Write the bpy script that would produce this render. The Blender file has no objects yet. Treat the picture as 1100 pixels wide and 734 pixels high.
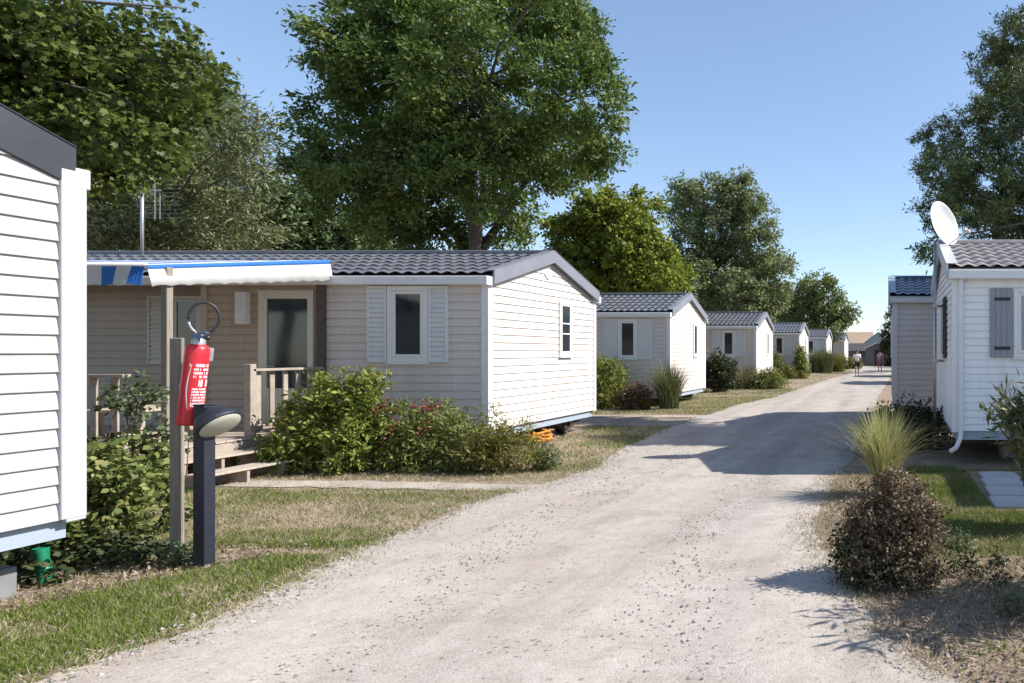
import bpy, bmesh, math, random
import numpy as np
from mathutils import Vector, Matrix, noise
R = math.radians
random.seed(7)
rng = np.random.default_rng(11)
scene = bpy.context.scene
col = scene.collection

# ------------------------------------------------------------------ camera, sky, sun, exposure
cd = bpy.data.cameras.new('camera')
cam = bpy.data.objects.new('camera', cd); col.objects.link(cam)
cam.location = (0, 0, 1.6); cam.rotation_euler = (R(90), 0, 0)
cd.sensor_width = 36; cd.lens = 36 * 740 / 1100
cd.shift_x = -400 / 1100; cd.shift_y = 11 / 1100
cd.clip_start = 0.05; cd.clip_end = 3000
scene.camera = cam

SUN_EL, SUN_AZ = 41.5, 79.6           # azimuth clockwise from +Y (down the lane)
world = bpy.data.worlds.new('World'); scene.world = world; world.use_nodes = True
wn = world.node_tree.nodes; wl = world.node_tree.links
sky = wn.new('ShaderNodeTexSky'); sky.sky_type = 'NISHITA'; sky.sun_disc = False
sky.sun_elevation = R(SUN_EL); sky.sun_rotation = R(SUN_AZ)
sky.air_density = 1.0; sky.dust_density = 0.15; sky.ozone_density = 2.0
wn['Background'].inputs['Strength'].default_value = 0.15
gm = wn.new('ShaderNodeGamma'); gm.inputs['Gamma'].default_value = 0.8; wl.new(sky.outputs[0], gm.inputs['Color'])
tint = wn.new('ShaderNodeMix'); tint.data_type = 'RGBA'; tint.blend_type = 'MULTIPLY'; tint.inputs[0].default_value = 1
wl.new(gm.outputs[0], tint.inputs[6]); tint.inputs[7].default_value = (1.0, 1.06, 1.15, 1)
wl.new(tint.outputs[2], wn['Background'].inputs['Color'])
sd = bpy.data.lights.new('sun', 'SUN'); sun = bpy.data.objects.new('sun', sd); col.objects.link(sun)
sd.energy = 5.0; sd.angle = R(0.5); sd.color = (1, 0.955, 0.89)
S = Vector((math.sin(R(SUN_AZ)) * math.cos(R(SUN_EL)), math.cos(R(SUN_AZ)) * math.cos(R(SUN_EL)), math.sin(R(SUN_EL))))
sun.rotation_euler = S.to_track_quat('Z', 'Y').to_euler(); sun.location = (20, 5, 25)
vs = scene.view_settings
vs.view_transform = 'Standard'; vs.look = 'None'; vs.gamma = 1; vs.use_curve_mapping = False
vs.exposure = 0.68

# ------------------------------------------------------------------ object helpers
def tag(o, label=None, cat=None, group=None, kind=None):
    if label: o['label'] = label
    if cat: o['category'] = cat
    if group: o['group'] = group
    if kind: o['kind'] = kind
    return o

def empty(name, loc=(0, 0, 0), rz=0):
    o = bpy.data.objects.new(name, None); col.objects.link(o)
    o.location = loc; o.rotation_euler = (0, 0, rz); o.empty_display_size = 0.2
    return o

def kids(o):
    return [c for c in bpy.data.objects if c.parent == o]

def copy_tree(o, parent=None):
    ch = kids(o)
    c = o.copy(); col.objects.link(c); c.parent = parent
    for k in ch: copy_tree(k, c)
    return c

class MB:
    def __init__(s): s.v = []; s.f = []
    def quad(s, *p):
        i = len(s.v); s.v += [tuple(q) for q in p]; s.f.append(tuple(range(i, i + len(p)))); return s
    def box(s, a, b):
        (x0, y0, z0), (x1, y1, z1) = a, b
        x0, x1 = min(x0, x1), max(x0, x1); y0, y1 = min(y0, y1), max(y0, y1); z0, z1 = min(z0, z1), max(z0, z1)
        i = len(s.v)
        s.v += [(x0,y0,z0),(x1,y0,z0),(x1,y1,z0),(x0,y1,z0),(x0,y0,z1),(x1,y0,z1),(x1,y1,z1),(x0,y1,z1)]
        s.f += [tuple(i + k for k in q) for q in ((0,3,2,1),(4,5,6,7),(0,1,5,4),(1,2,6,5),(2,3,7,6),(3,0,4,7))]
        return s
    def hexa(s, p):                      # eight corners, bottom ring then top ring
        i = len(s.v); s.v += [tuple(q) for q in p]
        s.f += [tuple(i + k for k in q) for q in ((0,3,2,1),(4,5,6,7),(0,1,5,4),(1,2,6,5),(2,3,7,6),(3,0,4,7))]
        return s
    def bar(s, p, q, w, h, up=(0, 0, 1)):
        p, q = Vector(p), Vector(q); d = (q - p).normalized(); u = Vector(up)
        if abs(d.dot(u)) > 0.98: u = Vector((0, 1, 0))
        sd_ = d.cross(u).normalized(); u = sd_.cross(d).normalized()
        a = sd_ * w / 2; b = u * h / 2
        return s.hexa([p - a - b, p + a - b, q + a - b, q - a - b, p - a + b, p + a + b, q + a + b, q - a + b])
    def tube(s, pts, rad, n=8, caps=True):
        pts = [Vector(p) for p in pts]; m = len(pts)
        if not hasattr(rad, '__len__'): rad = [rad] * m
        prev = None; rings = []
        for k, p in enumerate(pts):
            d = (pts[min(k + 1, m - 1)] - pts[max(k - 1, 0)])
            d = d.normalized() if d.length > 1e-9 else Vector((0, 0, 1))
            if prev is None:
                u = d.orthogonal().normalized()
            else:
                u = (prev - d * prev.dot(d))
                u = u.normalized() if u.length > 1e-6 else d.orthogonal().normalized()
            prev = u; w = d.cross(u); i = len(s.v)
            for j in range(n):
                a = 2 * math.pi * j / n
                s.v.append(tuple(p + (u * math.cos(a) + w * math.sin(a)) * rad[k]))
            rings.append(i)
        for k in range(m - 1):
            a, b = rings[k], rings[k + 1]
            for j in range(n):
                s.f.append((a + j, a + (j + 1) % n, b + (j + 1) % n, b + j))
        if caps:
            s.f.append(tuple(rings[0] + j for j in reversed(range(n)))); s.f.append(tuple(rings[-1] + j for j in range(n)))
        return s
    def lathe(s, prof, n=24, M=None):
        M = M or Matrix(); i0 = len(s.v)
        for r, z in prof:
            for j in range(n):
                a = 2 * math.pi * j / n
                s.v.append(tuple(M @ Vector((r * math.cos(a), r * math.sin(a), z))))
        for k in range(len(prof) - 1):
            for j in range(n):
                s.f.append((i0 + k*n + j, i0 + k*n + (j+1) % n, i0 + (k+1)*n + (j+1) % n, i0 + (k+1)*n + j))
        return s
    def build(s, name, m, parent=None, smooth=False, bevel=0, seg=1):
        me = bpy.data.meshes.new(name); me.from_pydata(s.v, [], s.f); me.update()
        o = bpy.data.objects.new(name, me); col.objects.link(o); me.materials.append(m)
        if parent: o.parent = parent
        if smooth: me.polygons.foreach_set('use_smooth', [True] * len(me.polygons))
        if bevel:
            b = o.modifiers.new('bevel', 'BEVEL'); b.width = bevel; b.segments = seg; b.limit_method = 'ANGLE'; b.angle_limit = R(40)
        return o

def np_mesh(name, verts, nper, m, parent=None):
    """many separate faces of nper vertices each, in one mesh"""
    n = len(verts); nf = n // nper
    me = bpy.data.meshes.new(name)
    me.vertices.add(n); me.vertices.foreach_set('co', np.ascontiguousarray(verts, dtype=np.float32).ravel())
    me.loops.add(n); me.loops.foreach_set('vertex_index', np.arange(n, dtype=np.int32))
    me.polygons.add(nf); me.polygons.foreach_set('loop_start', np.arange(0, n, nper, dtype=np.int32))
    me.update(calc_edges=True); me.validate()
    o = bpy.data.objects.new(name, me); col.objects.link(o); me.materials.append(m)
    if parent: o.parent = parent
    return o

# ------------------------------------------------------------------ materials
def new_mat(name):
    m = bpy.data.materials.new(name); m.use_nodes = True
    nt = m.node_tree; return m, nt.nodes, nt.links, nt.nodes['Principled BSDF']

def noise_n(N, L, scale, detail=4, rough=0.6, vec=None):
    t = N.new('ShaderNodeTexNoise'); t.inputs['Scale'].default_value = scale
    t.inputs['Detail'].default_value = detail; t.inputs['Roughness'].default_value = rough
    if vec is not None: L.new(vec, t.inputs['Vector'])
    return t

def ramp(N, L, fac, stops):
    r = N.new('ShaderNodeValToRGB'); e = r.color_ramp.elements
    e[0].position, e[0].color = stops[0][0], (*stops[0][1], 1)
    e[1].position, e[1].color = stops[-1][0], (*stops[-1][1], 1)
    for p, c in stops[1:-1]:
        k = e.new(p); k.color = (*c, 1)
    L.new(fac, r.inputs['Fac']); return r

def mixc(N, L, a, b, fac, mode='MIX'):
    x = N.new('ShaderNodeMix'); x.data_type = 'RGBA'; x.blend_type = mode
    for s_, v in ((x.inputs[6], a), (x.inputs[7], b), (x.inputs[0], fac)):
        if hasattr(v, 'links'): L.new(v, s_)
        elif isinstance(v, (int, float)): s_.default_value = v
        else: s_.default_value = (*v, 1)
    return x.outputs[2]

def mat(name, c, rough=0.5, var=0.12, scale=3.0, dirt=None, dirt_amt=0.25, bump=0.0, bscale=60, metal=0.0, spec=0.5, stretch=None, coat=0):
    m, N, L, P = new_mat(name)
    tc = N.new('ShaderNodeTexCoord'); vec = tc.outputs['Object']
    if stretch:
        mp = N.new('ShaderNodeMapping'); mp.inputs['Scale'].default_value = stretch; L.new(vec, mp.inputs['Vector']); vec = mp.outputs[0]
    t = noise_n(N, L, scale, 6, 0.65, vec)
    lo = tuple(x * (1 - var) for x in c); hi = tuple(min(1, x * (1 + var)) for x in c)
    out = ramp(N, L, t.outputs['Fac'], [(0.3, lo), (0.7, hi)]).outputs[0]
    if dirt:
        t2 = noise_n(N, L, scale * 0.45, 8, 0.7, vec)
        f = ramp(N, L, t2.outputs['Fac'], [(0.48, (0, 0, 0)), (0.75, (dirt_amt,) * 3)])
        out = mixc(N, L, out, dirt, f.outputs[0])
    L.new(out, P.inputs['Base Color'])
    rr = N.new('ShaderNodeMapRange'); rr.inputs['To Min'].default_value = max(0.02, rough - 0.08); rr.inputs['To Max'].default_value = min(1, rough + 0.1)
    L.new(t.outputs['Fac'], rr.inputs['Value']); L.new(rr.outputs[0], P.inputs['Roughness'])
    P.inputs['Metallic'].default_value = metal; P.inputs['Specular IOR Level'].default_value = spec
    P.inputs['Coat Weight'].default_value = coat
    if bump:
        b = N.new('ShaderNodeBump'); b.inputs['Strength'].default_value = bump; b.inputs['Distance'].default_value = 0.01
        tb = noise_n(N, L, bscale, 5, 0.6, vec); L.new(tb.outputs['Fac'], b.inputs['Height']); L.new(b.outputs[0], P.inputs['Normal'])
    return m

def leaf_mat(name, cols, trans=0.3, rough=0.5, pscale=0.7, spec=0.25):
    """leaf colour varies from leaf to leaf and from spray to spray"""
    m, N, L, P = new_mat(name)
    g = N.new('ShaderNodeNewGeometry')
    t = noise_n(N, L, pscale, 3, 0.5, g.outputs['Position'])
    a = N.new('ShaderNodeMath'); a.operation = 'MULTIPLY_ADD'; a.inputs[1].default_value = 0.55
    L.new(g.outputs['Random Per Island'], a.inputs[0])
    b = N.new('ShaderNodeMath'); b.operation = 'MULTIPLY'; b.inputs[1].default_value = 0.5; L.new(t.outputs['Fac'], b.inputs[0])
    L.new(b.outputs[0], a.inputs[2])
    n = len(cols)
    r = ramp(N, L, a.outputs[0], [(0.12 + 0.78 * i / (n - 1), c) for i, c in enumerate(cols)])
    L.new(r.outputs[0], P.inputs['Base Color']); P.inputs['Roughness'].default_value = rough; P.inputs['Specular IOR Level'].default_value = spec
    tr = N.new('ShaderNodeBsdfTranslucent')
    L.new(mixc(N, L, r.outputs[0], (0.9, 1.0, 0.35), 0.25, 'MULTIPLY'), tr.inputs['Color'])
    mx = N.new('ShaderNodeMixShader'); mx.inputs[0].default_value = trans
    L.new(P.outputs[0], mx.inputs[1]); L.new(tr.outputs[0], mx.inputs[2]); L.new(mx.outputs[0], N['Material Output'].inputs['Surface'])
    return m

M = {}
M['cream'] = mat('cream_siding', (0.67, 0.602, 0.55), 0.5, 0.05, 2.5, (0.40, 0.36, 0.29), 0.42, stretch=(2.2, 2.2, 0.22))
M['shade_beige'] = mat('awning_shade_siding', (0.46, 0.365, 0.275), 0.5, 0.05, 2.5, (0.24, 0.2, 0.16), 0.4, stretch=(2.2, 2.2, 0.22))  # darker tan copy of the cream siding, awning shade put into the colour
M['white_siding'] = mat('white_siding', (0.86, 0.86, 0.86), 0.5, 0.04, 2.5, (0.52, 0.5, 0.45), 0.35, stretch=(2.2, 2.2, 0.22))
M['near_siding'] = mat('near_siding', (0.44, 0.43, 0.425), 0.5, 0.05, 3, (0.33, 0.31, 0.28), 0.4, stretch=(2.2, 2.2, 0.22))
M['grey_siding'] = mat('grey_siding', (0.50, 0.46, 0.43), 0.5, 0.06, 2.5, stretch=(1, 1, 0.35))
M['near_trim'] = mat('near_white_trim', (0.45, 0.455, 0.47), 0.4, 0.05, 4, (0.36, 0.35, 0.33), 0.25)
M['white_trim'] = mat('white_trim', (0.76, 0.76, 0.77), 0.4, 0.04, 4, (0.5, 0.48, 0.44), 0.15)
M['grey_trim'] = mat('grey_trim', (0.5, 0.5, 0.52), 0.4, 0.05, 4)
M['pale_blue_metal'] = mat('pale_blue_metal', (0.34, 0.40, 0.47), 0.45, 0.06, 4, (0.4, 0.38, 0.35), 0.2)
M['tile'] = mat('grey_roof_tile', (0.115, 0.122, 0.14), 0.38, 0.25, 5, (0.22, 0.21, 0.2), 0.4, bump=0.25, bscale=90)
M['tile_brown'] = mat('weathered_roof_tile', (0.33, 0.30, 0.29), 0.4, 0.18, 5, (0.2, 0.19, 0.18), 0.4, bump=0.25, bscale=90)
M['tile_shade_blue'] = mat('shade_blue_roof_tile', (0.10, 0.14, 0.21), 0.3, 0.2, 5, bump=0.2, bscale=90)  # dark blue holds the tree's shade on this roof, put into the colour
M['rake'] = mat('grey_rake_metal', (0.2, 0.205, 0.235), 0.45, 0.08, 3)
M['rake_dark'] = mat('dark_rake_metal', (0.034, 0.037, 0.046), 0.5, 0.12, 4)
M['glass'] = mat('dark_window_glass', (0.018, 0.024, 0.028), 0.04, 0.3, 2, spec=0.7)
M['curtain_glass'] = mat('curtained_glass', (0.24, 0.29, 0.34), 0.12, 0.25, 6, spec=0.7, stretch=(6, 6, 0.4))
M['door_glass'] = mat('door_glass', (0.035, 0.048, 0.055), 0.06, 0.4, 1.5, spec=0.7)
M['frame'] = mat('white_frame', (0.78, 0.77, 0.74), 0.4, 0.03, 5)
M['door_frame'] = mat('cream_frame', (0.62, 0.58, 0.48), 0.45, 0.05, 4)
M['shutter'] = mat('pale_shutter', (0.70, 0.70, 0.69), 0.5, 0.04, 4)
M['shutter_grey'] = mat('grey_wood_shutter', (0.29, 0.295, 0.32), 0.6, 0.12, 6, stretch=(8, 8, 0.6))
M['iron'] = mat('black_iron', (0.02, 0.02, 0.028), 0.5, 0.2, 8)
M['dark_steel'] = mat('rusty_chassis', (0.06, 0.045, 0.04), 0.7, 0.4, 6, (0.12, 0.06, 0.03), 0.6)
M['rubber'] = mat('tyre_rubber', (0.02, 0.02, 0.02), 0.8, 0.2, 10)
M['concrete'] = mat('concrete', (0.2, 0.2, 0.2), 0.85, 0.15, 8, (0.2, 0.19, 0.17), 0.4, bump=0.3)
M['slab'] = mat('grey_paving', (0.46, 0.46, 0.47), 0.85, 0.15, 6, (0.22, 0.22, 0.2), 0.5, bump=0.3)
M['wood'] = mat('weathered_wood', (0.36, 0.30, 0.245), 0.75, 0.25, 4, (0.2, 0.17, 0.14), 0.5, bump=0.4, bscale=40, stretch=(1, 1, 1))
M['post_wood'] = mat('grey_post_wood', (0.27, 0.235, 0.19), 0.8, 0.3, 5, (0.16, 0.14, 0.12), 0.5, bump=0.5, bscale=30, stretch=(12, 12, 0.7))
M['plank'] = mat('deck_plank', (0.44, 0.37, 0.30), 0.75, 0.22, 5, (0.24, 0.2, 0.17), 0.5, bump=0.4, bscale=40, stretch=(1, 8, 4))
M['brown_wood'] = mat('dark_brown_wood', (0.10, 0.075, 0.06), 0.7, 0.3, 5, bump=0.3, stretch=(10, 10, 0.7))
M['red'] = mat('red_cover', (0.56, 0.016, 0.03), 0.4, 0.15, 6, (0.30, 0.03, 0.03), 0.4, coat=0.2)
M['label_white'] = mat('white_print', (0.78, 0.66, 0.66), 0.55, 0.1, 30)
M['hose'] = mat('black_hose', (0.022, 0.022, 0.024), 0.45, 0.2, 20)
M['metal'] = mat('galvanised', (0.45, 0.46, 0.48), 0.4, 0.15, 10, metal=0.6)
M['blue_metal'] = mat('blue_handle', (0.05, 0.12, 0.3), 0.4, 0.1, 10)
M['lamp_post'] = mat('navy_painted_post', (0.012, 0.015, 0.026), 0.55, 0.25, 6, (0.05, 0.05, 0.055), 0.3, bump=0.35, bscale=50)
M['lamp_lens'] = mat('opal_lens', (0.40, 0.395, 0.32), 0.35, 0.06, 6)
M['fabric'] = mat('white_awning_cloth', (0.80, 0.79, 0.77), 0.8, 0.04, 4)
N_ = M['fabric'].node_tree.nodes; L_ = M['fabric'].node_tree.links; t_ = N_.new('ShaderNodeBsdfTranslucent'); t_.inputs[0].default_value = (.75, .72, .66, 1); x_ = N_.new('ShaderNodeMixShader'); x_.inputs[0].default_value = .4
L_.new(N_['Principled BSDF'].outputs[0], x_.inputs[1]); L_.new(t_.outputs[0], x_.inputs[2]); L_.new(x_.outputs[0], N_['Material Output'].inputs['Surface'])
M['blue_fabric'] = mat('blue_awning_cloth', (0.02, 0.14, 0.44), 0.8, 0.08, 4)
M['green_pipe'] = mat('green_plastic', (0.008, 0.19, 0.09), 0.4, 0.2, 8)
M['orange'] = mat('orange_hose', (0.62, 0.25, 0.03), 0.5, 0.25, 8)
M['dish'] = mat('white_dish', (0.52, 0.52, 0.51), 0.4, 0.1, 3, (0.4, 0.4, 0.38), 0.3)
M['bark'] = mat('grey_bark', (0.095, 0.08, 0.065), 0.9, 0.3, 5, bump=0.8, bscale=14, stretch=(4, 4, 1))
M['twig'] = mat('brown_twig', (0.12, 0.08, 0.055), 0.85, 0.3, 9)
M['skin'] = mat('skin', (0.45, 0.27, 0.19), 0.55, 0.05, 8)
M['shirt'] = mat('white_shirt', (0.80, 0.80, 0.81), 0.85, 0.04, 8)
M['shorts'] = mat('dark_shorts', (0.03, 0.035, 0.05), 0.85, 0.1, 8)
M['dress'] = mat('patterned_dress', (0.30, 0.12, 0.15), 0.85, 0.5, 14, (0.05, 0.04, 0.08), 0.7)
M['pink_top'] = mat('pink_top', (0.55, 0.33, 0.34), 0.85, 0.1, 8)
M['hair'] = mat('dark_hair', (0.025, 0.017, 0.012), 0.6, 0.2, 20)
M['hut'] = mat('grey_hut_wall', (0.15, 0.135, 0.125), 0.8, 0.12, 4)
M['hut_roof'] = mat('dark_hut_roof', (0.06, 0.055, 0.055), 0.7, 0.2, 4)
M['ochre'] = mat('ochre_roof', (0.36, 0.25, 0.17), 0.8, 0.2, 1.5)
M['bluegrey'] = mat('blue_grey_wall', (0.26, 0.31, 0.36), 0.7, 0.08, 2)

# ground materials -------------------------------------------------
def ground_mat():
    m, N, L, P = new_mat('dry_soil')
    g = N.new('ShaderNodeNewGeometry'); v = g.outputs['Position']
    a = noise_n(N, L, 0.55, 6, 0.65, v); b = noise_n(N, L, 9, 8, 0.75, v); c = noise_n(N, L, 60, 4, 0.7, v)
    soil = ramp(N, L, b.outputs['Fac'], [(0.3, (0.16, 0.122, 0.09)), (0.5, (0.31, 0.245, 0.185)), (0.72, (0.46, 0.38, 0.295))]).outputs[0]
    grn = ramp(N, L, b.outputs['Fac'], [(0.3, (0.05, 0.065, 0.02)), (0.7, (0.17, 0.175, 0.06))]).outputs[0]
    f = ramp(N, L, a.outputs['Fac'], [(0.5, (0, 0, 0)), (0.7, (0.5, 0.5, 0.5))]).outputs[0]
    o = mixc(N, L, soil, grn, f)
    o = mixc(N, L, o, ramp(N, L, c.outputs['Fac'], [(0.3, (0.6, 0.6, 0.6)), (0.7, (1.25, 1.2, 1.15))]).outputs[0], 0.8, 'MULTIPLY')
    L.new(o, P.inputs['Base Color']); P.inputs['Roughness'].default_value = 0.95; P.inputs['Specular IOR Level'].default_value = 0.1
    bp = N.new('ShaderNodeBump'); bp.inputs['Strength'].default_value = 0.9; bp.inputs['Distance'].default_value = 0.03
    L.new(b.outputs['Fac'], bp.inputs['Height']); L.new(bp.outputs[0], P.inputs['Normal'])
    return m

def gravel_mat(name, lo, mid, hi, pink=(0.5, 0.4, 0.33)):
    m, N, L, P = new_mat(name)
    g = N.new('ShaderNodeNewGeometry'); v = g.outputs['Position']
    big = noise_n(N, L, 0.5, 6, 0.65, v); med = noise_n(N, L, 5, 8, 0.75, v); fine = noise_n(N, L, 70, 5, 0.8, v)
    vo = N.new('ShaderNodeTexVoronoi'); vo.inputs['Scale'].default_value = 75; L.new(v, vo.inputs['Vector'])
    vo2 = N.new('ShaderNodeTexVoronoi'); vo2.inputs['Scale'].default_value = 46; L.new(v, vo2.inputs['Vector'])
    base = ramp(N, L, med.outputs['Fac'], [(0.28, lo), (0.5, mid), (0.72, hi)]).outputs[0]
    base = mixc(N, L, base, pink, ramp(N, L, big.outputs['Fac'], [(0.46, (0, 0, 0)), (0.66, (0.75, 0.75, 0.75))]).outputs[0])
    sep = N.new('ShaderNodeSeparateColor'); L.new(vo.outputs['Color'], sep.inputs[0])
    peb = ramp(N, L, sep.outputs[0], [(0.0, (0.42, 0.42, 0.42)), (0.16, (0.9, 0.9, 0.9)), (0.8, (1.04, 1.03, 1.02)), (1.0, (1.25, 1.22, 1.2))]).outputs[0]
    base = mixc(N, L, base, peb, 0.28, 'MULTIPLY')
    sep2 = N.new('ShaderNodeSeparateColor'); L.new(vo2.outputs['Color'], sep2.inputs[0])
    dk = ramp(N, L, sep2.outputs[1], [(0.0, (0.22, 0.22, 0.24)), (0.045, (0.5, 0.5, 0.5)), (0.06, (1, 1, 1)), (1, (1.03, 1.02, 1.0))]).outputs[0]
    base = mixc(N, L, base, dk, ramp(N, L, noise_n(N, L, 2.2, 4, 0.6, v).outputs['Fac'], [(0.42, (0.05,) * 3), (0.62, (0.75,) * 3)]).outputs[0], 'MULTIPLY')
    base = mixc(N, L, base, ramp(N, L, fine.outputs['Fac'], [(0.25, (0.55, 0.55, 0.55)), (0.75, (1.22, 1.22, 1.22))]).outputs[0], 0.7, 'MULTIPLY')
    mp = N.new('ShaderNodeMapping'); mp.inputs['Scale'].default_value = (1.5, 0.1, 1); L.new(v, mp.inputs['Vector'])
    trk = noise_n(N, L, 1.0, 5, 0.6, mp.outputs[0])
    base = mixc(N, L, base, ramp(N, L, trk.outputs['Fac'], [(0.35, (0.80, 0.79, 0.79)), (0.55, (1.0, 1.0, 1.0)), (0.7, (1.06, 1.05, 1.04))]).outputs[0], 0.9, 'MULTIPLY')
    blot = noise_n(N, L, 1.4, 9, 0.72, v)
    base = mixc(N, L, base, ramp(N, L, blot.outputs['Fac'], [(0.34, (0.80, 0.785, 0.77)), (0.52, (1.0, 1.0, 1.0))]).outputs[0], 0.9, 'MULTIPLY')
    L.new(base, P.inputs['Base Color']); P.inputs['Roughness'].default_value = 0.92; P.inputs['Specular IOR Level'].default_value = 0.15
    ad = N.new('ShaderNodeMath'); ad.operation = 'MULTIPLY_ADD'; ad.inputs[1].default_value = -0.8
    L.new(vo.outputs['Distance'], ad.inputs[0]); L.new(med.outputs['Fac'], ad.inputs[2])
    bp = N.new('ShaderNodeBump'); bp.inputs['Strength'].default_value = 0.3; bp.inputs['Distance'].default_value = 0.01
    L.new(ad.outputs[0], bp.inputs['Height']); L.new(bp.outputs[0], P.inputs['Normal'])
    return m
M['soil'] = ground_mat()
M['gravel'] = gravel_mat('pale_gravel', (0.378, 0.332, 0.292), (0.45, 0.403, 0.36), (0.497, 0.452, 0.41), (0.43, 0.365, 0.31))
M['path'] = gravel_mat('pale_path_gravel', (0.40, 0.34, 0.285), (0.47, 0.41, 0.355), (0.52, 0.47, 0.42))
M['pinkgravel'] = gravel_mat('pinkish_gravel', (0.28, 0.215, 0.165), (0.36, 0.285, 0.225), (0.42, 0.35, 0.285))

# ------------------------------------------------------------------ leaves, plants and trees
TEMPL = {
    'slim': [(0, 0, 0), (.5, .42, .10), (0, 1, 0), (-.5, .42, .10)],
    'oval': [(0, 0, 0), (.38, .22, .06), (.5, .55, .1), (0, 1, -.02), (-.5, .55, .1), (-.38, .22, .06)],
    'palm': [(0, 0, 0), (.34, -.06, .03), (.30, .16, .03), (.62, .30, .06), (.42, .44, .03), (.56, .74, .06), (.22, .68, 0),
             (0, 1.05, -.06), (-.22, .68, 0), (-.56, .74, .06), (-.42, .44, .03), (-.62, .30, .06), (-.30, .16, .03), (-.34, -.06, .03)],
}
def unit(a): return a / np.maximum(np.linalg.norm(a, axis=1, keepdims=True), 1e-9)

def leaves(name, m, parent, C, Nrm, T, size, width, templ='slim', jitter=0.45):
    n = len(C); t = unit(T - Nrm * np.sum(T * Nrm, axis=1, keepdims=True)); b = np.cross(Nrm, t)
    s = size * rng.uniform(1 - jitter, 1 + jitter, (n, 1))
    tp = TEMPL[templ]
    V = np.empty((n, len(tp), 3))
    for k, (x, y, z) in enumerate(tp):
        V[:, k] = C + s * (t * y + b * (x * width) + Nrm * z * min(1, width * 1.5))
    return np_mesh(name, V.reshape(-1, 3), len(tp), m, parent)

def lobe_cloud(lobes, clumps, per, spread, shell=0.45, flat=0.7, droop=0.25, up=0.55, zmin=0.05, twigs=3):
    """leaf positions: clumps over the lobes, sprays within each clump"""
    A = np.array([[l[0], l[1], l[2], l[3]] for l in lobes], float)
    w = A[:, 3] ** 2; w /= w.sum()
    idx = rng.choice(len(A), clumps, p=w)
    d = unit(rng.normal(size=(clumps, 3)))
    r = A[idx, 3:4] * (shell + (1 - shell) * rng.uniform(0, 1, (clumps, 1)) ** 0.6)
    cc = A[idx, :3] + d * r
    cc[:, 2] = np.maximum(cc[:, 2], zmin)
    od = unit(d + np.array([0, 0, 0.15]))
    Cs, Ns, Ts = [], [], []
    k = per // twigs
    for q in range(twigs):
        tw = unit(od + rng.normal(size=(clumps, 3)) * 0.75 + np.array([0, 0, -droop * 0.6]))
        f = rng.uniform(0, 1, (clumps, k, 1))
        p = cc[:, None] + tw[:, None] * f * spread * 1.6 + rng.normal(size=(clumps, k, 3)) * spread * np.array([0.32, 0.32, 0.32 * flat]) 
        nn = rng.normal(size=(clumps, k, 3)) * 0.75 + od[:, None] * 0.35 + np.array([0, 0, up])
        tt = tw[:, None] + rng.normal(size=(clumps, k, 3)) * 0.8 + np.array([0, 0, -droop])
        Cs.append(p.reshape(-1, 3)); Ns.append(nn.reshape(-1, 3)); Ts.append(tt.reshape(-1, 3))
    C = np.concatenate(Cs); N_ = unit(np.concatenate(Ns)); T_ = np.concatenate(Ts)
    C[:, 2] = np.maximum(C[:, 2], 0.015)
    return C, N_, T_, cc, idx

def bend(p, q, n=5, amt=0.12):
    p, q = Vector(p), Vector(q); L_ = (q - p).length
    o = Vector((random.uniform(-1, 1), random.uniform(-1, 1), random.uniform(-.2, .9))) * L_ * amt
    pts = []
    for i in range(n):
        t = i / (n - 1)
        j = Vector((random.gauss(0, 1), random.gauss(0, 1), random.gauss(0, 1))) * L_ * 0.015 * (0 < i < n - 1)
        pts.append(p.lerp(q, t) + o * math.sin(math.pi * t) + j)
    return pts

def tree(name, label, cat, loc, lobes, fork, r0, clumps, per, spread, size, width, m, templ='slim', lean=(0, 0), group=None, shell=0.45, droop=0.25, twig_n=140, nlimb=5, up=0.55):
    root = empty(name, (*loc, 0)); tag(root, label, cat, group)
    C, N_, T_, cc, idx = lobe_cloud(lobes, clumps, per, spread, shell, droop=droop, up=up)
    b = MB()
    f = Vector((lean[0], lean[1], fork))
    trunk = [Vector((0, 0, -0.05)), Vector((0, 0, 0.12))] + bend((0.0, 0, 0.3), f, 5, 0.03)
    b.tube(trunk, [r0 * 1.55, r0 * 1.25] + [r0 * (1 - 0.08 * i) for i in range(5)], 10)
    # main limbs from the fork, then branches to each lobe
    cen = [Vector(l[:3]) for l in lobes]
    order = sorted(range(len(cen)), key=lambda i: -lobes[i][3])[:nlimb]
    ends = []
    for i in order:
        t = f.lerp(cen[i], 0.62); t.z = max(t.z, f.z + 0.15)
        pts = bend(f - Vector((0, 0, 0.15)), t, 5, 0.1)
        b.tube(pts, [r0 * 0.62, r0 * 0.55, r0 * 0.46, r0 * 0.38, r0 * 0.28], 7); ends.append(pts)
    for i, c in enumerate(cen):
        best = min((p for e in ends for p in e[2:]), key=lambda p: (p - c).length + max(0, p.z - c.z) * 0.5)
        b.tube(bend(best, c, 5, 0.12), [r0 * 0.26, r0 * 0.2, r0 * 0.15, r0 * 0.11, r0 * 0.07], 5)
    for j in rng.choice(len(cc), min(twig_n, len(cc)), replace=False):
        b.tube(bend(cen[idx[j]], cc[j], 4, 0.12), [r0 * 0.09, r0 * 0.07, r0 * 0.045, r0 * 0.03], 4, False)
    b.build('trunk', M['bark'], root, smooth=True)
    leaves('crown', m, root, C, N_, T_, size, width, templ)
    return root

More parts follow.
